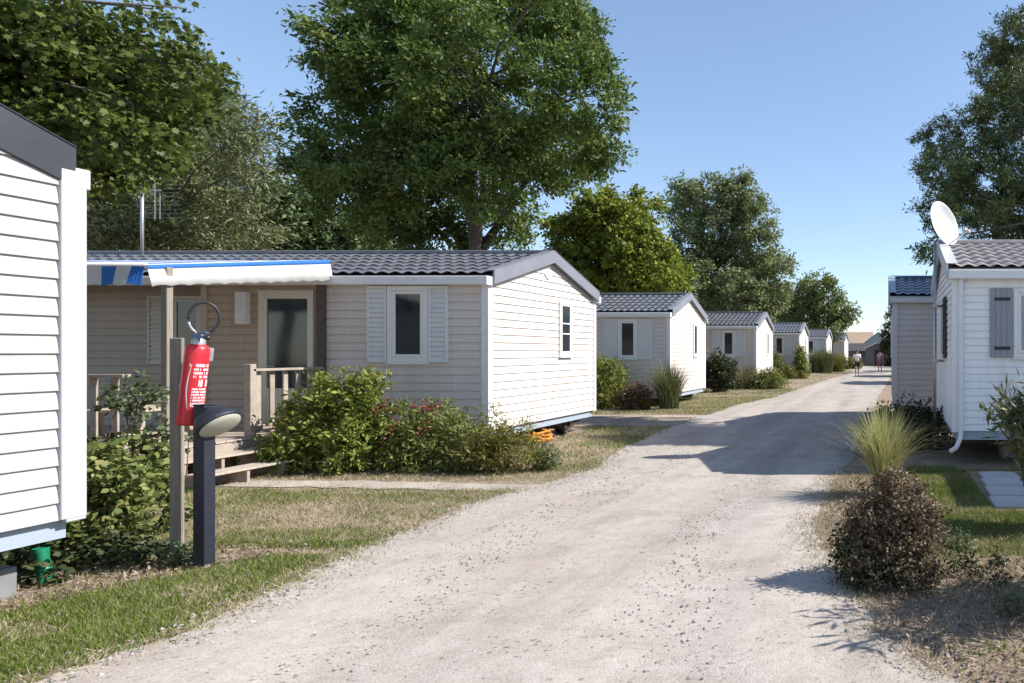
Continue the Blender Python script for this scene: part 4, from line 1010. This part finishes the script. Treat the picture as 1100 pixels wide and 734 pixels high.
# ------------------------------------------------------------------ trees
ASH = [(-2.88,-1.37,6.03,0.51),(-1.82,-2.06,5.9,0.69),(-2.83,-0.54,7.56,0.98),(-1.48,-1.79,8.24,1.06),(-1.57,-2.25,8.24,0.52),(-1.34,-0.51,9.57,1.34),(-1.8,2.17,11.65,1.71),(0.28,1.56,11.08,1.51),(1.57,1.38,9.87,1.15),(3.17,-1.45,7.34,0.97),(2.86,0.19,6.9,0.79),(1.54,-1.49,4.74,0.46399999999999997),(-3.46,2.22,6.48,1.72),(-2.54,1.56,8.33,2.01),(1.1,-1.59,7.39,1.75),(-0.04,-0.99,8.7,1.6),(-1.62,0.66,5.02,0.96),(-3.19,1.21,11.64,1.23),(-1.37,1.84,12.75,1.4),(0.83,1.98,7.45,1.54),(2.84,-2.15,9.69,0.8),(0.93,0.55,6.53,1.42),(-3.23,0.3,5.65,1.12),(-1.74,-0.5,4.57,0.92),(-3.02,-0.6,5.99,0.77),(-1.52,0.8,4.64,0.84),(-0.04,0.6,4.81,0.72),(0,-1.5,6.1,0.95),(0.7,-1.7,5.7,0.8),(-1.0,-1.6,6.7,0.9),(-0.6,-1.3,5.5,0.7),(0.3,-1.5,7.2,1.0)]
FIELD = [(-1.78,0.48,6.35,1.26),(-0.48,0.02,6.82,1.09),(0.77,-0.9,6.11,0.99),(-0.81,-0.07,4.98,1.61),(1.2,-1.15,4.85,1.25),(1.22,1.22,4.58,0.92),(-2.39,1.02,4.56,1.13),(-0.16,0.13,4.09,1.47),(-0.79,-0.56,7.06,0.78),(0.02,1.14,7.53,0.46),(1.1,0.2,7.04,0.44),(0.0,0,3.0,1.3),(1.2,0,3.3,1.0),(-1.4,0,3.0,1.0)]
AIRY = [(-2.9,1.68,9.81,1.18),(-1.52,1.53,10.31,1.28),(0.4,0.04,10.13,1.23),(1.61,-0.38,8.87,1.12),(-0.46,0.44,8.25,1.87),(1.74,-0.3,7.11,1.43),(2.95,-1.49,5.94,0.99),(-1.92,-0.86,7.02,1.51),(-0.42,1.38,6.01,2.12),(1.33,-2.01,4.42,1.66),(-1.1,-2.0,4.91,1.36),(-3.1,0.56,5.92,0.93),(2.37,-0.97,4.6,0.9),(-2.45,0.15,10.52,0.62),(0.7,-0.13,10.71,0.62)]
SMALL = [(0.63,-0.5,7.57,1.14),(-1.02,1.59,6.68,1.35),(1.73,-0.97,6.3,1.46),(3.07,-0.28,5.12,0.99),(-1.52,-0.95,5.08,1.13),(0.11,0.42,4.92,1.82),(1.87,-0.72,4.29,1.46)]
CONI = [(-2.28,2.43,6.08,0.4),(-1.97,3.44,6.94,0.56),(-1.3,2.33,7.04,0.65),(-1.97,0.15,5.32,0.64),(-2.35,1.05,4.66,0.41),(-2.54,-1.04,3.72,0.26),(-2.44,-1.14,3.35,0.23),(-1.69,-0.7,4.57,0.75),(-0.94,0.69,5.32,0.94),(-0.29,3.1,7.75,1.02),(-0.37,3.92,9.02,0.82),(0.15,4.16,9.6,0.97),(0.6,1.61,6.8,1.46),(2.37,3.83,6.59,1.44),(-0.19,1.18,4.57,1.13),(-1.03,0.61,4.0,0.68),(0.75,1.2,4.29,0.94),(1.5,0.3,7,1.2),(1.7,0.8,8.1,1.0),(1.6,-0.3,5.8,1.2),(2.6,0.5,8.6,1.0),(1.4,1.3,7.5,1.0),(2.3,0,7,1.2)]
WILLOW = [(4.18,-1.73,6.51,0.46),(3.46,-0.76,5.95,0.44),(0.71,1.68,6.09,0.66),(0.75,0.99,7.15,0.73),(1.81,-0.32,7.64,0.54),(0.53,1.6,5.07,0.75),(0.71,0.43,6.03,0.94),(0.11,1.14,4.87,0.98),(1.02,-0.74,5.07,1.1),(1.85,-1.11,6.93,0.64),(-0.47,-0.2,6.1,1.14),(0.99,-1.31,4.42,0.85),(3.16,-0.43,4.69,0.45),(-1.79,1.66,8.87,0.76),(-0.67,-0.61,4.66,0.89),(1.09,-1.77,6.91,0.82),(-2.4,0,6.2,1.2),(-2.97,0.3,4.65,1.12)]
BUSHY = [(1.44,-1.64,7.05,0.92),(1.95,-1.19,7.33,0.73),(-1.68,1.02,6.81,0.94),(0.8,-0.49,6.17,1.04),(2.31,-0.75,6.31,0.95),(0.02,-1.45,5.66,0.58),(-0.31,1.73,5.74,0.97),(3.24,-0.27,5.84,1.13),(0.56,-1.05,5.35,0.88)]
MAPLE = [(4.09,-0.62,4.34,0.38),(4.44,-0.62,4.52,0.35),(4.07,-0.46,3.97,0.41),(3.73,0.25,4.57,0.39),(4.63,-0.49,3.87,0.32),(5.15,-0.64,3.91,0.29),(4.79,-0.01,4.28,0.28),(5.36,-0.35,4.36,0.22),(4.46,0.7,4.65,0.14),(5.11,-0.53,3.6,0.28),(4.83,0.04,3.91,0.21),(3.73,0.38,3.72,0.26),(3.42,-0.13,5.02,0.46),(3.6,0.68,5.32,0.14),(4.71,-0.03,5.07,0.13),(5.29,-0.36,4.92,0.09),(4.68,-0.13,4.74,0.13),(3.61,-0.65,4.07,0.52),(2.7,-0.11,4.94,0.56),(2.5,-0.35,4.46,0.63),(3.64,0.55,3.52,0.16),(2.33,0.46,3.8,0.4),(0.42,0.3,5.15,1.15),(-0.6,0,5.4,1.3),(0.81,-0.3,6.0,1.15),(1.51,0.2,5.82,0.82)]
tree('ash_tree', 'tall broad dark green tree standing directly behind the awning home', 'tree', (-10.06, 17), [(x, y, z, q * .86) for x, y, z, q in ASH], 3.7, 0.21, 1080, 180, .30, .115, .45, M['ash'], group='trees along the lane', twig_n=260, nlimb=6, droop=.35)
tree('maple_tree', 'maple with big lobed leaves hanging in from the top left corner', 'tree', (-12.11, 7), MAPLE, 2.9, 0.13, 2300, 56, .145, .047, .9, M['maple'], 'palm', group='trees along the lane', twig_n=200, nlimb=4, droop=.6, up=.35)
tree('willow_tree', 'feathery grey-green tree with narrow leaves behind the maple and aerial', 'tree', (-24.33, 22.5), [(x * 1.32, y * 1.32, 1.6 + (z - 1.6) * 1.32, q * 1.32) for x, y, z, q in WILLOW], 3.0, 0.2, 1900, 54, .42, .2, .22, M['willow'], group='trees along the lane', twig_n=300, droop=.1, shell=.2)
tree('round_tree', 'pale green bushy tree far behind the awning, left of the tall dark tree', 'tree', (-24.59, 28), BUSHY + [(-3, 0, 5.3, 1.2), (-4, .5, 6.2, 1.1), (0, 0, 4.4, 1.2), (2, 0, 4.4, 1.1)], 3.0, 0.2, 900, 48, .34, .19, .5, M['bushy'], group='trees along the lane')
tree('field_maple', 'bright yellow-green tree between the first and second homes', 'tree', (-10.29, 27), [(x, y, z, q * .92) for x, y, z, q in FIELD], 2.4, 0.17, 700, 90, .30, .15, .6, M['field'], 'oval', group='trees along the lane', droop=.3)
tree('grey_poplar', 'airy grey-green tree with open crown behind the third home', 'tree', (-8.63, 38), [(x, y, z, q * .9) for x, y, z, q in AIRY], 3.4, 0.2, 800, 80, .36, .17, .5, M['airy'], group='trees along the lane', twig_n=260, shell=.3)
tree('small_tree', 'small rounded tree beyond the fifth home at the far end of the row', 'tree', (-6.76, 62), SMALL, 2.8, 0.16, 420, 44, .45, .24, .5, M['small_leaf'], group='trees along the lane')
tree('conifer_tree', 'dark conifer behind the white home and its satellite dish', 'tree', (3.38, 13.95), [(x, y, z, q * .9) for x, y, z, q in CONI], 3.3, 0.17, 1500, 120, .17, .10, .26, M['conifer'], group='trees along the lane', twig_n=260, droop=.05, shell=.25)
DK = [(0, 0, 2.0, .9), (0, .2, 3.0, .85), (.1, 0, 4.0, .7), (.2, 0, 4.8, .45), (-.5, .1, 2.4, .5), (-.45, 0, 3.3, .45), (.6, 0, 2.6, .8)]
tree('dark_tree', 'small dark tree beside the grey home, above the hut', 'tree', (0.75, 52), DK, 1.1, 0.1, 240, 44, .22, .14, .5, M['darkgreen'], group='trees along the lane')
# lane-end and backdrop trees beyond the homes
BG = [(0, 0, 3.2, 1.9), (1.4, .3, 3.6, 1.5), (-1.4, -.2, 3.4, 1.6), (.3, .4, 5.0, 1.5), (-.7, 0, 4.6, 1.3), (.9, -.3, 2.2, 1.3), (-1.0, .2, 2.1, 1.3)]
bt = tree('hedge_tree', 'dense mid green tree in the background line beyond the homes', 'tree', (-22, 40), BG, 1.4, 0.14, 240, 40, .45, .26, .5, M['small_leaf'], group='background trees beyond the homes')
bt['label'] = 'dense rounded tree in the background line beyond the homes'
random.seed(3)
for x, y, sc in ((-28, 46, 1.2), (-18, 52, 1.1), (-15.5, 44, 1.0), (-25, 33, 1.0), (-31, 36, 1.2), (-13.5, 62, 1.2), (-18, 72, 1.3), (-11, 80, 1.0), (-14, 96, 1.2), (9, 70, 1.2), (13, 58, 1.3), (12, 42, 1.2), (14, 28, 1.2), (-30, 22, 1.2), (5, 88, 1.0)):
    t = copy_tree(bt); t.location = (x, y, 0); t.rotation_euler.z = random.uniform(0, 6.28); t.scale = (sc, sc, sc * random.uniform(.85, 1.15))

# ------------------------------------------------------------------ shrubs and plants, left side
HEDGE = [(x - .12 - .35 * (y + .4), y, z, r) for x in (-.8, -.4, -.02) for y in (-.4, .1) for z, r in ((.18, .22), (.42, .24), (.62, .2))] + [(.05, -.42, .3, .16), (.05, -.4, .56, .14), (-.6, -.65, .2, .2), (-1.3, -.5, .3, .25), (-1.4, -.1, .6, .22)]
shrub('ivy_hedge', 'square leafy green hedge between the near home and the wooden post', (-6.2, 5.95), HEDGE, 620, 26, .075, .05, .8, M['hedge'], 'oval', cat='hedge', stems=30, shell=.45, up=.4)
shrub('young_shrub', 'thin upright shrub rising out of the hedge before the terrace railing', (-6.72, 6.15), [(0, 0, 1.24, .13), (-.12, 0, 1.08, .10), (.12, 0, 1.14, .10), (.03, 0, .9, .06), (-.06, 0, 1.42, .06), (.3, .1, .95, .1), (.34, .1, .82, .08)], 50, 14, .06, .05, .6, M['sprig'], 'oval', stems=12, stem_r=.006)
GC = [(random.uniform(-.9, .55), random.uniform(-.45, .3), random.uniform(.02, .07), random.uniform(.08, .16)) for _ in range(22)]
shrub('creeping_ivy', 'low dark creeping plant on the soil below the hedge and near home', (-6.0, 5.0), GC, 260, 14, .07, .045, .8, M['darkgreen'], 'oval', cat='ground cover plant', stems=8, up=1.0)
shrub('leafy_weed', 'small weed between the wooden post and the black bollard', (-5.2, 5.17), [(0, 0, .06, .08), (.1, .02, .04, .06), (-.1, -.02, .05, .06)], 22, 12, .05, .035, .7, M['sprig'], 'oval', stems=6)

BA = [(-.55, .1, .35, .34), (-.2, -.05, .5, .42), (.2, .1, .55, .42), (.5, -.05, .4, .36), (-.4, .1, .75, .3), (-.05, .05, .95, .32), (.3, .1, 1.0, .3), (.1, .1, 1.18, .2), (-.7, -.1, .2, .26), (.6, .05, .75, .26), (-.25, -.2, .25, .3), (.35, -.2, .25, .3), (.48, .15, 1.22, .14)]
shrub('laurel_shrub', 'large glossy green shrub growing between terrace steps and home wall', (-7.45, 9.25), [(x * .95, y, z * .97, q * .86) for x, y, z, q in BA], 330, 34, .105, .075, .42, M['bushA'], 'slim', stems=30, up=.35, droop=-.1)
BB0 = [(-.5, .05, .3, .36), (-.1, 0, .4, .42), (.3, .05, .4, .4), (.6, 0, .3, .32), (-.3, .1, .65, .3), (.1, .1, .72, .32), (.42, .1, .62, .28), (-.5, .1, .8, .2), (.0, -.2, .2, .34), (.5, -.15, .2, .3)]
BB = [(x * .95, y, z * .84, q * .82) for x, y, z, q in BB0]
shrub('oleander_shrub', 'rounded olive green shrub with red flowers in front of the louvred window', (-6.2, 9.35), BB, 300, 32, .10, .07, .3, M['bushB'], 'slim', stems=34, up=.3, droop=-.15,
      flowers=(M['red_flower'], [(-.55, 0, .86, .1), (-.3, -.2, .6, .08), (-.05, .0, .86, .11), (.08, 0, .88, .1), (-.6, -.1, .78, .08), (-.28, -.3, .42, .06), (.1, -.25, .62, .06)], 40, .032))
BC = [(0, 0, .25, .26), (-.2, .1, .35, .22), (.22, .02, .3, .24), (-.08, .05, .55, .18), (.12, .08, .5, .16), (.42, .1, .25, .2), (-.3, 0, .2, .2), (-.1, .1, .85, .08), (.35, .1, .62, .1)]
BC = [(x, y, z * .9, q * .8) for x, y, z, q in BC]
shrub('broom_shrub', 'yellow-green wispy shrub at the white corner of the first home', (-5.12, 9.1), BC, 220, 24, .10, .07, .2, M['yellowtuft'], 'slim', stems=40, up=.1, droop=-.4, stem_r=.005)
shrub('seedling', 'small dark seedling on the dry verge by the first home', (-4.55, 9.25), [(0, 0, .14, .1), (.06, 0, .24, .08), (-.05, .02, .08, .08)], 40, 14, .07, .06, .4, M['sprig'], 'slim', stems=8)

# second home
shrub('bamboo_shrub', 'tall loose green shrub against the second home, beside the first home gable', (-7.9, 19.4), [(0, 0, .5, .4), (-.2, 0, .9, .35), (.15, 0, 1.0, .32), (.0, 0, 1.25, .22), (.25, 0, .5, .3), (-.35, 0, .4, .3)], 220, 22, .16, .12, .25, M['bushA'], 'slim', stems=20, up=.2)
shrub('photinia_shrub', 'low reddish shrub under the window of the second home', (-6.95, 19.2), [(0, 0, .25, .28), (.15, 0, .42, .2), (-.2, 0, .3, .22)], 120, 20, .12, .08, .4, M['reddry'], 'slim', stems=14,
      flowers=(M['red_flower'], [(0, 0, .58, .12), (-.15, 0, .5, .1), (.1, 0, .5, .1)], 14, .06))
tuft('grass_tuft', 'small yellow grass tuft before the second home', (-6.6, 19.1), 160, .1, .42, .8, .014, M['yellowtuft'])
tuft('tall_grass', 'tall feathery grass clump at the corner of the second home', (-6.0, 19.2), 900, .26, 1.32, .5, .014, M['tallgrass'], plumes=(M['plume'], 60))
# third home
shrub('round_shrub', 'round dark green shrub on a short stem by the third home', (-6.65, 27.4), [(0, 0, .75, .5), (-.35, 0, .8, .4), (.35, 0, .75, .4), (0, 0, 1.15, .3), (.15, 0, .45, .3)], 260, 22, .18, .13, .4, M['darkgreen'], 'slim', stems=16, stem_r=.02)
tuft('pink_grass', 'grass clump with pinkish plumes in front of the third home', (-6.15, 29.6), 500, .5, 1.0, .4, .02, M['tallgrass'], plumes=(M['pink_flower'], 260))
shrub('low_shrub', 'low olive shrub mound at the corner of the third home', (-5.1, 29.7), [(0, 0, .3, .4), (.5, 0, .3, .35), (-.5, 0, .35, .4), (.2, 0, .5, .25)], 200, 20, .18, .12, .35, M['bushB'], 'slim', stems=10)
# fourth home
shrub('cone_shrub', 'slim conical shrub at the corner of the fourth home', (-4.95, 41.0), [(0, 0, .4, .4), (0, 0, .85, .36), (0, 0, 1.3, .26), (0, 0, 1.7, .16)], 200, 20, .14, .13, .4, M['bushA'], 'slim', stems=6)
shrub('low_shrub', 'yellowish low shrub before the fourth home', (-5.9, 40.4), [(0, 0, .3, .4), (-.4, 0, .35, .35), (.4, 0, .25, .3)], 130, 20, .18, .14, .4, M['yellowtuft'], 'slim', stems=8)
shrub('thin_shrub', 'thin upright dark shrub left of the fourth home', (-6.55, 40.5), [(0, 0, .5, .35), (0, 0, 1.0, .4), (0, 0, 1.5, .25)], 120, 20, .18, .14, .4, M['small_leaf'], 'slim', stems=8)
# fifth and sixth
tuft('round_grass', 'big round grass clump hiding the fifth home', (-4.75, 52.6), 1500, .8, 1.75, .42, .035, M['tallgrass'])
tuft('round_grass', 'yellowish grass clump right of the big round one near the fifth home', (-3.75, 54.8), 900, .6, 1.5, .4, .035, M['yellowtuft'])
shrub('low_hedge', 'low olive hedge at the foot of the farthest home', (-3.3, 63.5), [(-.8, 0, .3, .5), (0, 0, .35, .5), (.6, 0, .3, .4)], 200, 20, .25, .18, .4, M['bushB'], 'slim', cat='hedge', stems=6)
shrub('dark_hedge', 'dark clipped hedge right of the grey hut', (1.35, 74), [(-.4, 0, .6, .7), (.4, 0, .7, .8), (-.3, 0, 1.3, .5), (.5, 0, 1.4, .6), (1.3, 0, 1.0, .8)], 240, 24, .3, .22, .4, M['darkgreen'], 'slim', cat='hedge', stems=6)

# ------------------------------------------------------------------ plants, right side
tuft('pampas_grass', 'pale sunlit tussock of tall arching grass beside the lane on the right', (-0.0, 7.7), 1050, .11, .93, .46, .0085, M['pampas'], plumes=(M['pampas'], 170))
tuft('fountain_grass', 'dark shaded grass clump at the foot of the grey home', (-0.08, 10.6), 900, .2, 0.72, .9, .009, M['tallgrass'], plumes=(M['plume'], 160))
shrub('shade_shrub', 'dark low shrub in shadow along the grey home wall', (0.45, 11.6), [(-.35, 0, .3, .34), (0, .1, .35, .38), (.35, 0, .3, .34), (.1, -.2, .25, .3), (-.1, .0, .55, .22)], 260, 24, .13, .07, .4, M['darkgreen'], 'slim', stems=12)
RB = [(.02, .02, .2, .22), (.1, .02, .36, .2), (-.08, .03, .38, .19), (.05, .04, .55, .17), (.16, 0, .5, .14), (.2, -.02, .24, .18), (-.16, 0, .22, .18), (-.06, .05, .62, .11), (.12, .04, .66, .10), (.24, .02, .38, .12), (-.02, -.14, .16, .17), (.14, -.15, .14, .15), (-.16, .02, .48, .1)]
shrub('spirea_shrub', 'reddish brown rounded shrub on the right verge in front of the tussock', (0.03, 4.82), RB, 620, 32, .06, .027, .5, M['reddry'], 'oval', stems=40, up=.4, stem_r=.006)
shrub('green_undergrowth', 'low green growth at the foot of the reddish brown shrub', (-0.2, 4.85), [(.05, 0, .16, .16), (-.05, -.1, .1, .12), (.1, -.16, .12, .13), (.32, -.3, .08, .12), (-.02, .12, .2, .15), (.08, .05, .3, .12)], 170, 18, .06, .032, .5, M['darkgreen'], 'slim', stems=14)
OL = [(.1, -.05, .72, .16), (.32, -.05, .62, .2), (-.1, 0, .98, .18), (.1, 0, 1.08, .2), (.0, -.05, .9, .16), (.28, 0, 1.0, .22), (.45, 0, 1.2, .25), (.5, 0, .8, .25), (.2, 0, .5, .12)]
ol = shrub('oleander', 'oleander branch with pointed leaves and a yellow leaf at the right edge', (1.28, 6.35), OL, 190, 26, .10, .11, .2, M['oleander'], 'slim', stems=16, up=.2, droop=-.3, stem_r=.013,
      flowers=(M['pink_flower'], [(-.02, 0, 1.14, .05), (.36, -.05, 1.42, .05), (.4, 0, 1.36, .06)], 10, .03))
leaves('yellow_leaf', M['yellow_leaf'], ol, np.array([(-.04, -.05, .74), (.24, -.1, .5), (.3, -.1, .62)]), unit(np.array([(.3, -1, .2), (.6, -.8, .1), (.1, -1, .3)])), np.array([(-.1, 0, -1.0), (.1, 0, -1.0), (.2, 0, -1.0)]), .13, .24, 'oval')
shrub('oleander', 'leafy oleander bush beyond the right picture edge shading the verge', (1.78, 4.5), [(0, 0, .5, .4), (-.25, 0, .8, .3), (.2, .1, 1.0, .35), (-.1, -.1, 1.3, .3), (.3, 0, .6, .35)], 200, 24, .13, .12, .2, M['oleander'], 'slim', stems=18, stem_r=.012)
LW = [(random.uniform(-.5, .9), random.uniform(-.2, .2), random.uniform(.03, .1), random.uniform(.06, .13)) for _ in range(16)]
shrub('creeping_plant', 'dark creeping ground plant on the mulch right of the reddish shrub', (.62, 4.85), LW, 90, 12, .06, .035, .5, M['darkgreen'], 'slim', cat='ground cover plant', stems=10)
shrub('silver_weed', 'tiny pale silvery weed on the mulch near the right edge', (.78, 4.15), [(0, 0, .05, .07), (.08, .03, .04, .05)], 18, 12, .05, .04, .4, M['sprig'], 'slim', cat='weed', stems=4)
shrub('silver_weed', 'pale weed on the lawn edge behind the mulch', (.62, 5.55), [(0, 0, .05, .08), (-.12, .03, .04, .05)], 18, 12, .05, .04, .4, M['sprig'], 'slim', cat='weed', stems=4)

# ------------------------------------------------------------------ people walking at the far end
def figure(root, joints, edges, radii, m, name):
    me = bpy.data.meshes.new(name); me.from_pydata(joints, edges, []); o = bpy.data.objects.new(name, me); col.objects.link(o); o.parent = root; me.materials.append(m)
    sk_ = o.modifiers.new('skin', 'SKIN')
    for i, v in enumerate(me.skin_vertices[0].data): v.radius = (radii[i], radii[i]); v.use_root = (i == 0)
    ss = o.modifiers.new('sub', 'SUBSURF'); ss.levels = 1; ss.render_levels = 2
    return o
def person(label, x, y, rz, stride, h, top, bottom, long_hair, skirt):
    k = h / 1.72; root = empty('person', (x, y, 0), rz); root.scale = (k, k, k); tag(root, label, 'person')
    a = stride
    J = [(0, 0, .95), (0, 0, 1.2), (0, .01, 1.40), (0, .0, 1.50), (0, -.02, 1.60), (0, -.02, 1.69),
         (-.18, 0, 1.41), (-.23, .06 * a, 1.13), (-.22, -.14 * a, .90), (-.22, -.18 * a, .80), (.18, 0, 1.41), (.23, -.04 * a, 1.13), (.22, .14 * a, .90), (.22, .20 * a, .80),
         (-.10, 0, .90), (-.10, -.13 * a, .50), (-.10, -.02 * a, .09), (-.10, -.18 * a - .04, .03), (.10, 0, .90), (.10, .10 * a, .50), (.10, .36 * a, .13), (.10, .30 * a - .06, .04)]
    E_ = [(0, 1), (1, 2), (2, 3), (3, 4), (4, 5), (2, 6), (6, 7), (7, 8), (8, 9), (2, 10), (10, 11), (11, 12), (12, 13), (0, 14), (14, 15), (15, 16), (16, 17), (0, 18), (18, 19), (19, 20), (20, 21)]
    Rr = [.13, .12, .125, .055, .095, .08, .06, .045, .035, .035, .06, .045, .035, .035, .09, .06, .04, .035, .09, .06, .04, .035]
    figure(root, J, E_, Rr, M['skin'], 'body')
    T_ = [J[0][:2] + (.93,), J[1], (0, .01, 1.42), J[6], (-.215, .045 * a, 1.2), J[10], (.215, -.03 * a, 1.2)]
    figure(root, T_, [(0, 1), (1, 2), (2, 3), (3, 4), (2, 5), (5, 6)], [.16, .15, .13, .085, .07, .085, .07], top, 'shirt')
    if skirt:
        s1 = MB(); s1.lathe([(.135, 1.0), (.16, .9), (.2, .7), (.25, .45), (.24, .45), (.15, .85)], 20); s1.build('skirt', bottom, root, smooth=True)
    else:
        figure(root, [(0, 0, .97), (-.10, 0, .88), (-.10, -.10 * a, .58), (.10, 0, .88), (.10, .08 * a, .58)], [(0, 1), (1, 2), (0, 3), (3, 4)], [.15, .11, .095, .11, .095], bottom, 'shorts')
    hr = MB(); hr.lathe([(0, .125), (.06, .112), (.10, .06), (.108, 0), (.095, -.05)], 16, Matrix.Translation((0, .012, 1.63)))
    if long_hair: hr.tube([(0, .06, 1.66), (0, .10, 1.55), (0, .09, 1.42)], [.07, .075, .04], 10)
    hr.build('hair', M['hair'], root, smooth=True)
    ft = MB()
    for q in (J[17], J[21]): ft.bar((q[0], q[1] + .14, q[2] - .0), (q[0], q[1] - .07, q[2] - .005), .085, .06)
    ft.build('shoes', M['shorts'], root, bevel=.015)
    fc = MB()
    for sx in (-.033, .033): fc.lathe([(.012, 0), (.008, .006), (0, .008)], 8, Matrix.Translation((sx, -.112, 1.62)) @ Matrix.Rotation(R(90), 4, 'X'))
    fc.build('eyes', M['hair'], root)
    return root
person('man in white T-shirt and dark shorts walking along the lane', -1.8, 45.5, R(5), 1.0, 1.7, M['shirt'], M['shorts'], False, False)
person('woman in pinkish top and dark patterned skirt walking beyond the man', -0.38, 57.5, R(-8), .7, 1.68, M['pink_top'], M['dress'], True, True)
for o in bpy.data.objects:
    if 'D' in o.keys(): del o['D']
